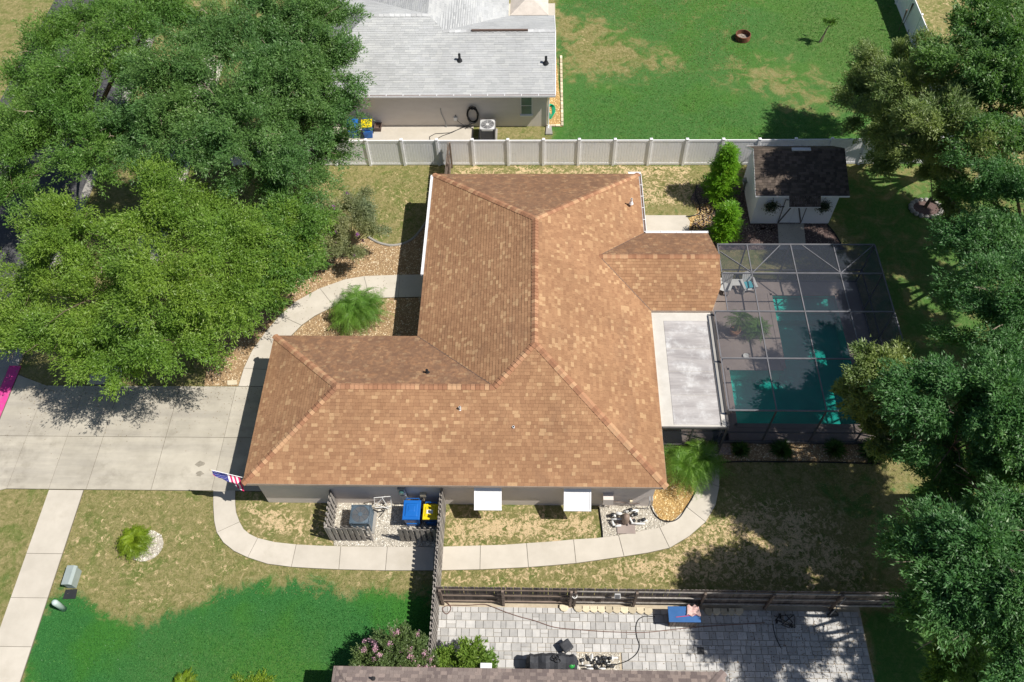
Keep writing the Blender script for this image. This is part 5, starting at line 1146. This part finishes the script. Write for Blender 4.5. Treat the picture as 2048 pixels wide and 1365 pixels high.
b.add(V, [(3, 2, 1, 0), (12, 13, 14, 15)] + [(j * 4 + i, j * 4 + (i + 1) % 4, (j + 1) * 4 + (i + 1) % 4, (j + 1) * 4 + i) for j in range(3) for i in range(4)]); tag(b.build('recycling_crate', M_brownp, origin=(q1.x, q1.y, 0)), 'small open brown crate right of the bins by the grey house', 'crate')
# white folding rack between unit and bins
rk = thing('folding_rack', 'white tubular folding rack leaning between the slate blue unit and the blue bin', 'rack', (-6.2, 14.1, 0))
b = MB(); rr = [P(u, v, z) for u, v, z in ((750, 1016, .25), (748, 996, .95), (781, 993, .98), (783, 1014, .3), (770, 992, .98), (752, 1010, .5), (778, 1018, .15), (764, 996, .95))]
for a_, c_ in ((0, 1), (1, 2), (2, 3), (4, 5), (7, 6), (5, 6), (0, 3)): b.tube([rr[a_], rr[c_]], .016, 6)
b.build('frame', M_pvc, rk); b = MB(); b.tube([P(742, 1018, .1), P(757, 1024, .1), P(770, 1021, .1)], .03, 8); b.tube([P(768, 1023, .05), P(757, 1036, .05)], .018, 6); b.tube([P(768, 1008, .3), P(762, 1014, .25), P(770, 1019, .2)], .02, 6)
b.build('foot_bar', M_darkpl, rk)

# ------------------------------------------------------------------ pool equipment
pe = thing('pool_pump', 'pool pump and white pipes on the white stones by the wall', 'pool pump', (4.0, 13.3, 0))
def gp(u, v, z=.15): return P(u, v, z)
b = MB(); b.box((*gp(1252, 1052, .04)[:2], .04), (.75, .7, .07)); b.build('pad', M_deck, pe)
c = gp(1251, 1040, .3); b = MB(); b.lathe((c.x, c.y, .08), [(.14, 0), (.16, .1), (.16, .5), (.13, .62), (.06, .68), (.001, .7)], 16); b.build('filter_tank', mat('tan_plastic', (.28, .21, .17), None, 4, .5), pe, smooth=True)
for a_, c_, r in (((1222, 1039, .25), (1248, 1038, .3), .045), ((1251, 1022, .4), (1266, 1048, .4), .04), ((1262, 1047, .15), (1290, 1048, .15), .045), ((1224, 1042, .2), (1228, 1052, .15), .05), ((1230, 1053, .15), (1242, 1051, .15), .05),
                  ((1232, 1026, .25), (1244, 1029, .25), .07), ((1246, 1024, .25), (1275, 1020, .25), .035), ((1277, 1020, .2), (1264, 1032, .2), .035), ((1280, 1044, .15), (1295, 1041, .2), .04), ((1228, 1030, .3), (1232, 1036, .15), .05)):
    b = MB(); b.cyl(P(*a_), P(*c_), r, 10); b.build('pipe', M_pvc, pe, smooth=True)
for u, v, z, s_ in ((1262, 1021, .25, .1), (1272, 1030, .22, .1), (1288, 1041, .2, .1), (1268, 1043, .2, .09), (1249, 1033, .45, .1), (1226, 1031, .25, .09)):
    c = P(u, v, z); b = MB(); b.cyl((c.x - s_, c.y, z), (c.x + s_ * .6, c.y + .05, z), s_ * .75, 12); b.build('valve', M_darkpl, pe, smooth=True)
# pipes by the taupe roof
pe = thing('pool_plumbing', 'white pool pipes and dark valves beside the black covered grill', 'pool pump', (2.3, 8.2, 0))
for k in range(22):
    u, v = random.uniform(1156, 1228), random.uniform(1318, 1338); a_ = P(u, v, random.uniform(.15, .4)); d = random.choice((Vector((.25, 0, 0)), Vector((0, .2, 0)), Vector((0, 0, .2)))); b = MB(); b.cyl(a_, a_ + d, .035, 8); b.build('pipe', M_pvc if k % 2 else M_darkpl, pe, smooth=True)
for u, v in ((1162, 1322), (1176, 1320), (1196, 1325), (1206, 1316), (1218, 1318), (1190, 1333)):
    c = P(u, v, .35); b = MB(); b.cyl(c - Vector((.06, 0, 0)), c + Vector((.06, .03, 0)), .07, 10); b.build('valve', M_darkpl, pe, smooth=True)
b = MB(); b.cyl(P(1200, 1316, .25), P(1236, 1316, .25), .04, 8); b.build('pipe', M_pvc, pe, smooth=True)

# ------------------------------------------------------------------ utility boxes by the sidewalk
b0 = thing('utility_cabinet', 'pale green grey utility cabinet beside the sidewalk', 'utility box', (-18.7, 11.1, 0))
b = MB(); b.box((-18.70, 11.12, .24), (.36, .74, .48)); b.build('body', M_util, b0, bevel=.03)
b = MB(); b.add([(-18.90, 10.73, .48), (-18.50, 10.73, .44), (-18.50, 11.51, .44), (-18.90, 11.51, .48), (-18.90, 10.73, .56), (-18.60, 10.73, .60), (-18.50, 10.73, .52), (-18.50, 11.51, .52), (-18.60, 11.51, .60), (-18.90, 11.51, .56)],
    [(0, 1, 6, 5, 4), (3, 9, 8, 7, 2), (4, 5, 8, 9), (5, 6, 7, 8), (0, 4, 9, 3), (1, 2, 7, 6), (0, 3, 2, 1)]); b.build('lid', M_util, b0)
b = MB(); b.prism(PP([(126, 1199), (132, 1180), (155, 1179), (151, 1198)]), 0, .03); o = b.build('meter_lid', M_darkpl, origin=(-18.8, 10.5, 0)); tag(o, 'dark square ground lid between the utility cabinet and the pale tube', 'ground lid')
b = MB(); p0, p1 = P(129, 1219, 0), P(129, 1219, 0) + Vector((.0, .0, .85)); b.tube([p0, p0 + Vector((-.02, .02, .8)), p0 + Vector((-.02, .02, .9))], [.11, .12, .08], 14); tag(b.build('cable_pedestal', M_teal, origin=p0, smooth=True), 'pale rounded cable pedestal by the sidewalk below the dark lid', 'pedestal')
b = MB(); b.prism(PP([(455, 763), (474, 762), (475, 771), (456, 772)]), 0, .07); o = b.build('meter_lid', M_cream, origin=(*P(465, 767)[:2], 0)); tag(o, 'cream concrete meter lid where the driveway meets the front walk', 'ground lid')
# oil stains on the drive
for u, v, s_ in ((401, 929, .16), (400, 949, .14)):
    p = P(u, v); pl = [(p.x + s_ * random.uniform(.6, 1.2) * math.cos(t) * 1.3, p.y + s_ * random.uniform(.5, 1.1) * math.sin(t)) for t in np.linspace(0, 6.28, 12)[:-1]]
    struct(MB().prism(pl, .03, .0505).build('oil_stain', mat('oil', (.22, .2, .16), (.32, .29, .24), 8, .7)))

# ------------------------------------------------------------------ edging
def edging(name, label, pts_, r=.05, m=M_curb, sm=3):
    p = [Vector(P(u, v, .04)) for u, v in pts_]; out = []
    for i in range(len(p) - 1):
        p0, p1, p2, p3 = p[max(i - 1, 0)], p[i], p[i + 1], p[min(i + 2, len(p) - 1)]
        for k in range(5):
            t = k / 5; out.append(.5 * ((2 * p1) + (p2 - p0) * t + (2 * p0 - 5 * p1 + 4 * p2 - p3) * t * t + (3 * p1 - p0 - 3 * p2 + p3) * t ** 3))
    out.append(p[-1]); b = MB(); b.tube(out, r, 8); o = b.build(name, m, origin=tuple(p[0]), smooth=True); tag(o, label, 'edging'); return o
edging('concrete_edging', 'curved concrete edging between the front lawn and the golden bed', [(736, 474), (755, 485), (780, 491), (805, 488), (825, 478), (840, 462), (850, 448), (862, 436)], .07)
edging('plastic_edging', 'black edging between the lawn and the white pump bed', [(1198, 1015), (1200, 1030), (1204, 1060), (1205, 1075)], .03, M_black)
edging('plastic_edging', 'black edging round the amber bed at the lower right roof corner', [(1299, 1005), (1306, 1024), (1318, 1038), (1338, 1044), (1357, 1037), (1372, 1016), (1388, 989), (1395, 958)], .03, M_black)
edging('plastic_edging', 'black edging snaking round the back lawn near the conifers', [(1393, 370), (1391, 390), (1399, 410), (1400, 425), (1390, 431), (1372, 434)], .03, M_black)
edging('plastic_edging', 'black edging along the strip of tufts south of the cage', [(1437, 925), (1500, 923), (1560, 924), (1620, 924), (1700, 926), (1760, 928)], .03, M_black)
edging('plastic_edging', 'black edging right of the shed path bed', [(1655, 450), (1668, 465), (1682, 487)], .03, M_black)
rg = thing('tree_ring', 'ring of rounded stones round the young tree right of the shed', 'edging', (*P(1855, 418)[:2], 0)); c = P(1852, 418)
for k in range(18): a = 2 * PI * k / 18; b = MB(); b.lathe((c.x + .8 * math.cos(a), c.y + .62 * math.sin(a), 0), [(.13, 0), (.14, .06), (.1, .12), (.001, .14)], 8); b.build('stone', M_curb, rg, smooth=True)
struct(MB().prism([(c.x + .72 * math.cos(t), c.y + .55 * math.sin(t)) for t in np.linspace(0, 6.28, 20)[:-1]], -.02, .03).build('mulch_bed', G_brn))
# cream scalloped blocks along the patio fence
sb = thing('scalloped_edging', 'row of cream scalloped edging blocks at the foot of the long wooden fence', 'edging', (4, 10.0, 0))
def scallop(u, v, s_=.17):
    p = P(u, v + 5, .12); b = MB(); pl = [(p.x + s_ * x, p.y + s_ * y) for x, y in ((-1, .75), (-1.05, 0), (-.62, -.62), (0, -.85), (.62, -.62), (1.05, 0), (1, .75))]; b.prism(pl, 0, .13); b.build('block', M_cream, sb, bevel=.012)
for u in (1128, 1157, 1172, 1187.5, 1203, 1218, 1233, 1249, 1265, 1281, 1296, 1418, 1433, 1449, 1463, 1478): scallop(u, 1211 if u < 1140 else (1212.5 + (u - 1157) * .028 if u < 1290 else 1218))

# ------------------------------------------------------------------ paved patio
pv = MB().prism([(-3.95, 3), (12.75, 3), (12.75, 10.42), (-3.95, 10.42)], -.02, .012).build('paved_patio', M_sand); struct(pv)
cells = []; y = 10.22
while y > 6.2:
    hgt = random.choice((.31, .31, .22)); x = -3.8 + random.uniform(-.2, 0)
    while x < 12.72:
        w_ = random.choice((.2, .26, .31, .31, .38)); x1 = min(x + w_, 12.72)
        if x1 - x > .06:
            if hgt > .3 and random.random() < .16: cells += [(x, y - hgt / 2, x1, y), (x, y - hgt, x1, y - hgt / 2)]
            else: cells.append((x, y - hgt, x1, y))
        x = x1
    y -= hgt
cells = [c for c in cells if not (1.55 < (c[0] + c[2]) / 2 < 3.3 and c[3] < 8.6)]
cells.sort(key=lambda c: -(c[2] - c[0]) * (c[3] - c[1]) / (40 + (c[0]) ** 2 * .05) if c[3] > 7.2 else 0)
mesh_cache = {}
for c in cells[:300]:
    key = (round(c[2] - c[0], 2), round(c[3] - c[1], 2))
    if key not in mesh_cache:
        b = MB(); w_, h = c[2] - c[0] - .012, c[3] - c[1] - .012; b.box((0, 0, .025), (w_, h, .05), taper=.975); me = bpy.data.meshes.new('paver'); me.from_pydata(b.v, [], b.f); me.materials.append(M_pave); mesh_cache[key] = me
    o = bpy.data.objects.new('paver', mesh_cache[key]); COL.objects.link(o); o.parent = pv; o.location = ((c[0] + c[2]) / 2, (c[1] + c[3]) / 2, random.uniform(-.003, .003)); o.rotation_euler = (random.uniform(-.004, .004), random.uniform(-.004, .004), 0)
b = MB()
for c in cells[300:]: b.box(((c[0] + c[2]) / 2, (c[1] + c[3]) / 2, .025 + random.uniform(-.003, .003)), (c[2] - c[0] - .012, c[3] - c[1] - .012, .05), taper=.975)
o = b.build('pavers', M_pavea, pv); a = o.data.attributes.new('rnd', 'FLOAT', 'POINT'); a.data.foreach_set('value', np.repeat(rng.uniform(0, 1, len(b.v) // 8), 8).astype(np.float32)); o['kind'] = 'stuff'

# things on the patio
cb = thing('deck_cabinet', 'low dark slatted cabinet with a blue lid against the long fence', 'cabinet', (5.75, 9.8, 0))
b = MB(); b.box((5.75, 9.80, .40), (1.05, .5, .74)); b.build('body', M_brownp, cb)
for k in range(9): b = MB(); b.box((5.28 + k * .117, 9.545, .42), (.1, .02, .68)); b.build('slat', M_teak, cb)
b = MB(); b.box((5.75, 9.80, .80), (1.22, .6, .06)); ld = b.build('lid', M_tabblue, cb, bevel=.015); b = MB(); b.beam((5.42, 9.68, .838), (6.25, 9.78, .838), .02, .01); b.build('red_strap', M_red, ld)
tw = MB(); c = Vector((6.1, 9.93, .835)); nn_ = 12
for i in range(nn_ + 1):
    for j in range(nn_ + 1): x, y = (i / nn_ - .5) * .55, (j / nn_ - .5) * .38; tw.v.append((c.x + x * (1 - .2 * (j / nn_)), c.y + y + .04 * math.sin(i), c.z + .03 + .025 * math.sin(i * 1.3 + j * .7) * math.cos(j * .9)))
for i in range(nn_):
    for j in range(nn_): tw.f.append([i * 13 + j, i * 13 + j + 1, (i + 1) * 13 + j + 1, (i + 1) * 13 + j]); tw.mi.append(0)
o = tw.build('towel', M_towel, origin=tuple(c), smooth=True); tag(o, 'crumpled pinkish towel on the blue cabinet lid', 'towel'); m_ = o.modifiers.new('thick', 'SOLIDIFY'); m_.thickness = .015
st_ = thing('stool', 'black square cushioned stool alone on the paved patio', 'stool', (1.24, 8.65, 0)); R45 = .62
b = MB(); b.box((1.24, 8.67, .40), (.42, .42, .1), rz=R45); b.build('seat', M_fabric, st_, bevel=.05)
for k in range(4): a = R45 + PI / 4 + k * PI / 2; b = MB(); b.cyl((1.24 + .22 * math.cos(a), 8.67 + .22 * math.sin(a), 0), (1.24 + .2 * math.cos(a), 8.67 + .2 * math.sin(a), .36), .02, 8); b.build('leg', M_black, st_)
gr = thing('covered_grill', 'large barbecue under a black fabric cover at the taupe roof edge', 'grill', (.75, 8.0, 0))
V = []; gxs = np.linspace(-.28, 1.62, 14); pr_ = [(-.38, 0), (-.36, .6), (-.30, .98), (-.1, 1.12), (.15, 1.1), (.3, .9), (.34, .5), (.36, 0)]
for i, x in enumerate(gxs):
    k = 1 - .12 * abs(i - 6.5) / 6.5 - (.15 if i in (0, 13) else 0)
    for (yy, z) in pr_: V.append((x, 7.98 + yy * k + .02 * math.sin(i * 2.2), z * (k if z > .7 else 1) + (.04 * math.sin(i * 1.7) if z > .5 else 0)))
b = MB(); b.add(V, [(i * 8 + j, (i + 1) * 8 + j, (i + 1) * 8 + j + 1, i * 8 + j + 1) for i in range(13) for j in range(7)] + [tuple(range(8)), tuple(range(13 * 8, 14 * 8))[::-1]]); b.build('cover', M_fabric, gr)
b = MB()
for dx_, dy_ in ((0, 0), (.12, -.06), (.06, .07)): b.tube([(.75 + dx_ + .11 * math.cos(t), 8.0 + dy_ + .07 * math.sin(t), 1.13 + .02 * math.sin(3 * t)) for t in np.linspace(0, 2 * PI, 14)], .014, 5, caps=False)
b.build('strap_loop', M_black, gr)
b = MB(); c = P(1143, 1331, .9); b.lathe((c.x, c.y, .85), [(.11, 0), (.13, .06), (.1, .13), (.001, .15)], 12); o = b.build('glass_float', M_skin, origin=(c.x, c.y, .85), smooth=True); tag(o, 'shiny green bowl on the right end of the black grill cover', 'bowl')
b = MB(); c = P(1401, 1303); b.box((c.x, c.y, .052), (.27, .27, .012)); dr = b.build('drain_cover', M_darkpl, origin=(c.x, c.y, 0)); tag(dr, 'square dark drain grate in the paved patio', 'drain')
for k in range(6): b = MB(); b.box((c.x - .1 + .04 * k, c.y, .06), (.012, .24, .006)); b.build('grate_bar', M_fin, dr)
def cable(name, label, uv, r, m, z=.075):
    p = [P(u, v, z) for u, v in uv]; out = []
    for i in range(len(p) - 1):
        p0, p1, p2, p3 = p[max(i - 1, 0)], p[i], p[i + 1], p[min(i + 2, len(p) - 1)]
        for k in range(8):
            t = k / 8; out.append(.5 * ((2 * p1) + (p2 - p0) * t + (2 * p0 - 5 * p1 + 4 * p2 - p3) * t * t + (3 * p1 - p0 - 3 * p2 + p3) * t ** 3))
    out.append(p[-1]); b = MB(); b.tube(out, r, 6); tag(b.build(name, m, origin=tuple(p[0]), smooth=True), label, 'hose')
cable('garden_hose', 'long brown hose looping from the fence corner across the patio', [(885, 1200), (897, 1208), (902, 1218), (895, 1228), (888, 1225), (886, 1216), (900, 1211), (935, 1211), (968, 1209), (985, 1214), (1010, 1224), (1040, 1234), (1070, 1242), (1110, 1255), (1160, 1260), (1220, 1264), (1290, 1265), (1340, 1260), (1400, 1254), (1460, 1250), (1530, 1246)], .016, M_rhose)
cable('black_cable', 'dark hose curving from the cabinet to the pipes by the taupe roof', [(1310, 1234), (1290, 1233), (1277, 1240), (1272, 1255), (1274, 1275), (1279, 1292), (1273, 1308), (1255, 1322), (1232, 1330)], .015, M_hose)
cable('black_cable', 'short black cord curving below the metal frame on the patio', [(1546, 1248), (1548, 1262), (1553, 1278), (1562, 1296)], .016, M_hose)
jk = thing('folding_trolley', 'small metal tubular trolley standing on the patio by the fence', 'trolley', (9.3, 9.7, 0)); b = MB(); rr = [P(u, v, z) for u, v, z in ((1552, 1240, .1), (1558, 1232, .55), (1588, 1230, .55), (1590, 1256, .1), (1563, 1250, .4), (1578, 1256, .1), (1570, 1228, .6), (1585, 1245, .45), (1548, 1232, .4), (1566, 1240, .6))]
for i, j in ((0, 1), (1, 2), (2, 3), (3, 0), (4, 5), (6, 7), (8, 9), (9, 3), (4, 2), (5, 7)): b.tube([rr[i], rr[j]], .018, 6)
b.build('frame', M_darkpl, jk)
for u, v in ((1553, 1243), (1583, 1252), (1560, 1232)):
    c = P(u, v, .1); b = MB(); b.cyl((c.x - .025, c.y, .1), (c.x + .025, c.y, .1), .09, 12); b.build('wheel', M_black, jk)
b = MB(); b.box((*P(1572, 1240, .3)[:2], .3), (.22, .2, .3)); b.build('tray', M_steel, jk)
br = thing('push_broom', 'grey wide broom leaning on the long wooden fence', 'broom', (*P(1664, 1228)[:2], 0)); b = MB(); b.tube([P(1660, 1231, .1), P(1692, 1196, 1.6)], .016, 6); b.build('handle', M_steel, br); b = MB(); c = P(1664, 1228, .1)
b.add([(c.x - .05, c.y + .05, .35), (c.x + .05, c.y + .08, .35), (c.x + .28, c.y - .08, .04), (c.x - .22, c.y - .12, .04), (c.x - .05, c.y + .1, .35), (c.x + .3, c.y - .02, .04), (c.x - .2, c.y - .05, .04)], [(0, 1, 2, 3), (4, 6, 5, 1)]); b.build('head', M_darkpl, br)
b = MB(); c = P(1235, 1189, 1.5); b.box((c.x, 10.25, 1.5), (.22, .05, .2), rot=Matrix.Rotation(-.7, 3, 'X')); fx = b.build('solar_light', M_acgrey, origin=(c.x, 10.25, 1.5)); tag(fx, 'small square solar light fixed on the long wooden fence', 'light'); b = MB(); b.box((c.x, 10.22, 1.515), (.17, .02, .15), rot=Matrix.Rotation(-.7, 3, 'X')); b.build('panel', M_fin, fx)
b = MB(); c = P(1149, 1193, 1.3); b.tube([(c.x + .09 * math.cos(t), c.y - .0 + .09 * math.sin(t), 1.35) for t in np.linspace(0, 2 * PI, 16)], .02, 6, caps=False); b.cyl((c.x, c.y, 1.3), (c.x, c.y, 1.37), .035, 8); tag(b.build('fence_ornament', M_pvc, origin=(c.x, c.y, 1.3), smooth=True), 'round white ornament on a fence post left of the solar light', 'ornament')

# fallen leaves on the paving and lawns near the trees
k = 3800; q_ = np.concatenate([np.c_[rng.uniform(-24, -11.6, 800), rng.beta(6, 1.2, 800) * 5.5 + 15], np.c_[rng.uniform(8, 16, 1500), rng.uniform(10.8, 17, 1500)], np.c_[rng.beta(3, 1.5, 900) * 9 + 3.7, rng.uniform(7.6, 10.2, 900)], np.c_[rng.uniform(-14, -6, 600), rng.uniform(21.5, 31, 600)]])
a = rng.uniform(0, 6.28, k); dx = np.stack([np.cos(a), np.sin(a)], 1) * rng.uniform(.012, .03, (k, 1)); dy = np.stack([-np.sin(a), np.cos(a)], 1) * .014
V = np.stack([np.c_[q_ - dx, np.full(k, .062)], np.c_[q_ + dy, np.full(k, .068)], np.c_[q_ + dx, np.full(k, .07)], np.c_[q_ - dy, np.full(k, .058)]], 1)
stuff(bulk('fallen_leaves', V.reshape(-1, 3), np.arange(4 * k).reshape(-1, 4), leaf_mat('dead_leaf', (.2, .13, .06), (.1, .06, .03), (.38, .28, .14), .1), None, np.repeat(rng.uniform(0, 1, k), 4)), 'scattered brown fallen leaves on the paving and worn lawns', 'leaves')

# ------------------------------------------------------------------ fire ring
fr = thing('fire_ring', 'rusty round metal fire ring on the green yard', 'fire pit', (13.0, 46.25, 0)); c = (12.98, 46.2)
b = MB(); b.ring((*c,), .46, .42, 0, .36, 28)
for z in (.05, .12, .19, .26, .33): b.ring((*c,), .475, .44, z, z + .025, 28)
b.build('ring', M_rust, fr, smooth=False); b = MB(); b.cyl((*c, 0), (*c, .07), .42, 20); b.build('ash', M_ash, fr)
for k in range(9): a = random.uniform(0, 6.28); p0 = Vector((c[0] + random.uniform(-.2, .2), c[1] + random.uniform(-.2, .2), .13)); d = Vector((math.cos(a), math.sin(a), 0)) * .2; b = MB(); b.tube([p0 - d, p0 + d + Vector((0, 0, .05))], .04, 7); b.build('log', M_ash, fr)
# hanging baskets on shed
for u, lb in ((1543, 'left of the two dark hanging baskets on the shed front'), (1647, 'right of the two dark hanging baskets on the shed front')):
    c = P(u, 412, 1.55); y = sy0 - .22; r = thing('hanging_basket', lb, 'hanging basket', (c.x, y, 1.5), 'hanging baskets on the shed'); k = 900
    C = np.array([c.x, y, 1.5]) + rng.normal(size=(k, 3)) * np.array([.15, .09, .16]); leaf_mesh(C, rng.normal(size=(k, 3)), rng.normal(size=(k, 3)), np.full(k, .09), np.full(k, .045), rng.uniform(0, 1, k), 'foliage', L_pot, r)
    b = MB(); b.lathe((c.x, y, 1.38), [(.001, 0), (.1, .02), (.14, .12)], 10); b.build('pot', M_brownp, r); b = MB(); b.tube([(c.x, sy0, 2.0), (c.x, y, 2.02), (c.x, y, 1.55)], .01, 5); b.build('hook', M_black, r)

# ------------------------------------------------------------------ pool, deck and cage
b = MB()
for rc in (((7.9, 17.6), (16.05, 18.45)), ((7.9, 18.45), (8.95, 21.5)), ((14.9, 18.45), (16.05, 25.9)), ((7.9, 21.5), (11.6, 25.9)), ((7.9, 25.9), (16.05, 26.75))): (xa_, ya_), (xb_, yb_) = rc; b.prism([(xa_, ya_), (xb_, ya_), (xb_, yb_), (xa_, yb_)], -.15, .03)
struct(b.build('pool_deck', M_deck))
b = MB(); n = len(POOL); b.add([(x, y, .0) for x, y in POOL] + [(x, y, -1.05) for x, y in POOL], [tuple(range(n, 2 * n))] + [(n + i, n + (i + 1) % n, (i + 1) % n, i) for i in range(n)]); struct(b.build('pool_basin', M_pool))
b = MB(); b.add([(x, y, -.07) for x, y in POOL], [tuple(range(n))]); struct(b.build('pool_water', M_water))
b = MB()
for i in range(n): a_, c_ = POOL[i], POOL[(i + 1) % n]; b.beam((*a_, .035), (*c_, .035), .22, .03)
struct(b.build('pool_coping', M_deck))
for k in range(2): b = MB(); b.prism([(11.7, 25.1 - .35 * k), (14.85, 25.1 - .35 * k), (14.85, 25.88), (11.7, 25.88)], -1.04, -.35 - .3 * k - .002 * k); struct(b.build('pool_step', M_pool))
cg = thing('pool_cage', 'screened pool cage with dark aluminium frame right of the brown roof', 'pool cage', (12, 22, 0)); CZ = 2.85
cxs = [8.02, 10.0, 12.05, 14.05, 16.0]; cys = [17.62, 20.2, 22.72, 24.91, 26.66]
def rafter(a_, c_, w_=.045, nm='rafter'): b = MB(); b.beam(a_, c_, w_, .06); b.build(nm, M_cageal, cg)
for j, y in enumerate(cys): rafter((8.02 if j < 3 else 8.6, y, CZ), (16.0, y, CZ), .055)
for x in cxs:
    for j in range(4):
        if x < 9 and j >= 2: continue
        rafter((x, cys[j] + .04, CZ), (x, cys[j + 1] - .04, CZ))
rafter((8.62, 22.76, CZ), (8.62, 26.6, CZ))
rafter((10.0, 24.95, CZ), (8.7, 26.2, CZ), .035, 'brace'); rafter((10.05, 24.95, CZ), (11.55, 26.6, CZ), .035, 'brace'); rafter((14.05, 24.95, CZ), (12.6, 26.6, CZ), .035, 'brace'); rafter((14.1, 24.95, CZ), (15.9, 26.6, CZ), .035, 'brace')
for x in cxs:
    for y in (cys[0], cys[4]):
        if x < 9 and y > 25: continue
        b = MB(); b.beam((x, y, 0), (x, y, CZ - .03), .06, .06); b.build('post', M_bronze, cg)
for y in cys[1:4]: b = MB(); b.beam((16.0, y, 0), (16.0, y, CZ - .03), .06, .06); b.build('post', M_bronze, cg)
for y in cys[:3]: b = MB(); b.beam((8.08, y, 2.5), (8.08, y, CZ - .03), .06, .06); b.build('post', M_bronze, cg)
for a_, c_ in (((8.05, 17.62), (15.97, 17.62)), ((16, 17.65), (16, 26.6)), ((8.8, 26.66), (15.97, 26.66))):
    for z in (.06, .95): b = MB(); b.beam((*a_, z), (*c_, z), .05, .05); b.build('chair_rail', M_bronze, cg)
b = MB(); b.box((12.0, 17.6, .1), (8.0, .1, .14)); b.build('kick_plate', M_bronze, cg)
for i in range(4):
    for j in range(4):
        x0_ = cxs[i] if not (i == 0 and j >= 2) else 8.62
        b = MB(); b.add([(x0_, cys[j], CZ), (cxs[i + 1], cys[j], CZ), (cxs[i + 1], cys[j + 1], CZ), (x0_, cys[j + 1], CZ)], [(0, 1, 2, 3)]); b.build('roof_screen', M_screen, cg)
for i in range(4):
    for y in (cys[0], cys[4]): b = MB(); x0_ = cxs[i] if i or y < 20 else 8.8; b.add([(x0_, y, .1), (cxs[i + 1], y, .1), (cxs[i + 1], y, CZ), (x0_, y, CZ)], [(0, 1, 2, 3)]); b.build('wall_screen', M_screen, cg)
    b = MB(); b.add([(16, cys[i], .1), (16, cys[i + 1], .1), (16, cys[i + 1], CZ), (16, cys[i], CZ)], [(0, 1, 2, 3)]); b.build('wall_screen', M_screen, cg)
def chair(label, x, y, rz):
    r = thing('adirondack_chair', label, 'chair', (x, y, 0), 'white chairs in the pool cage'); R = Matrix.Rotation(rz, 3, 'Z'); c = Vector((x, y, 0))
    def bx(nm, p, d, rx=0, m=M_pvc): b = MB(); b.box(c + R @ Vector(p), d, rot=R @ Matrix.Rotation(rx, 3, 'X')); b.build(nm, m, r)
    bx('seat', (0, .02, .34), (.5, .5, .03), -.12)
    for k in range(5): bx('back_slat', (-.2 + .1 * k, -.34, .62), (.085, .02, .68 - .05 * abs(k - 2)), .35)
    for sx in (-1, 1): bx('armrest', (sx * .3, .0, .53), (.12, .62, .025)); bx('leg', (sx * .29, .25, .26), (.05, .09, .52)); bx('leg', (sx * .27, -.22, .18), (.05, .5, .07), -.35)
    return r
kk = P(1497, 570, .4); ch = chair('white slatted armchair with a cyan cushion inside the pool cage', kk.x, kk.y, .2 + PI); b = MB(); b.box((kk.x, kk.y, .40), (.4, .4, .08), rz=.2); o = b.build('cushion', M_cyan, origin=(kk.x, kk.y, .36), bevel=.03); tag(o, 'cyan seat cushion on the right hand white armchair in the cage', 'cushion')
kk = P(1449, 572, .4); chair('white slatted armchair half hidden by the roof corner in the cage', kk.x, kk.y, -.4 + PI)
kk = P(1471, 566, .4); r = thing('side_table', 'small white table between the two armchairs in the cage', 'table', (kk.x, kk.y, 0)); b = MB(); b.box((kk.x, kk.y, .43), (.5, .4, .03)); b.build('top', M_pvc, r)
for sx in (-1, 1):
    for sy2 in (-1, 1): b = MB(); b.box((kk.x + sx * .2, kk.y + sy2 * .15, .21), (.04, .04, .42)); b.build('leg', M_pvc, r)
kk = P(1492, 712, .1); b = MB(); b.cyl((kk.x, kk.y, .03), (kk.x, kk.y, .12), .14, 16); tag(b.build('pool_skimmer', M_pvc, origin=(kk.x, kk.y, 0)), 'round white skimmer lid on the deck above the pool corner', 'skimmer lid')
for u, v, lb in ((1468, 668, 'terracotta pot of the bright palm in the cage'), (1508, 668, 'round dark pot of the shaded palm in the cage')):
    kk = P(u, v, 0); b = MB(); b.lathe((kk.x, kk.y, .02), [(.001, 0), (.2, 0), (.27, .38), (.24, .38), (.22, .3), (.001, .3)], 16); tag(b.build('plant_pot', M_terr if u < 1500 else M_darkpl, origin=(kk.x, kk.y, 0), smooth=True), lb, 'pot')
print('tris', sum(sum(len(p.vertices) - 2 for p in o.data.polygons) if False else len(o.data.loops) - 2 * len(o.data.polygons) for o in bpy.data.objects if o.type == 'MESH'), 'objects', len(bpy.data.objects))
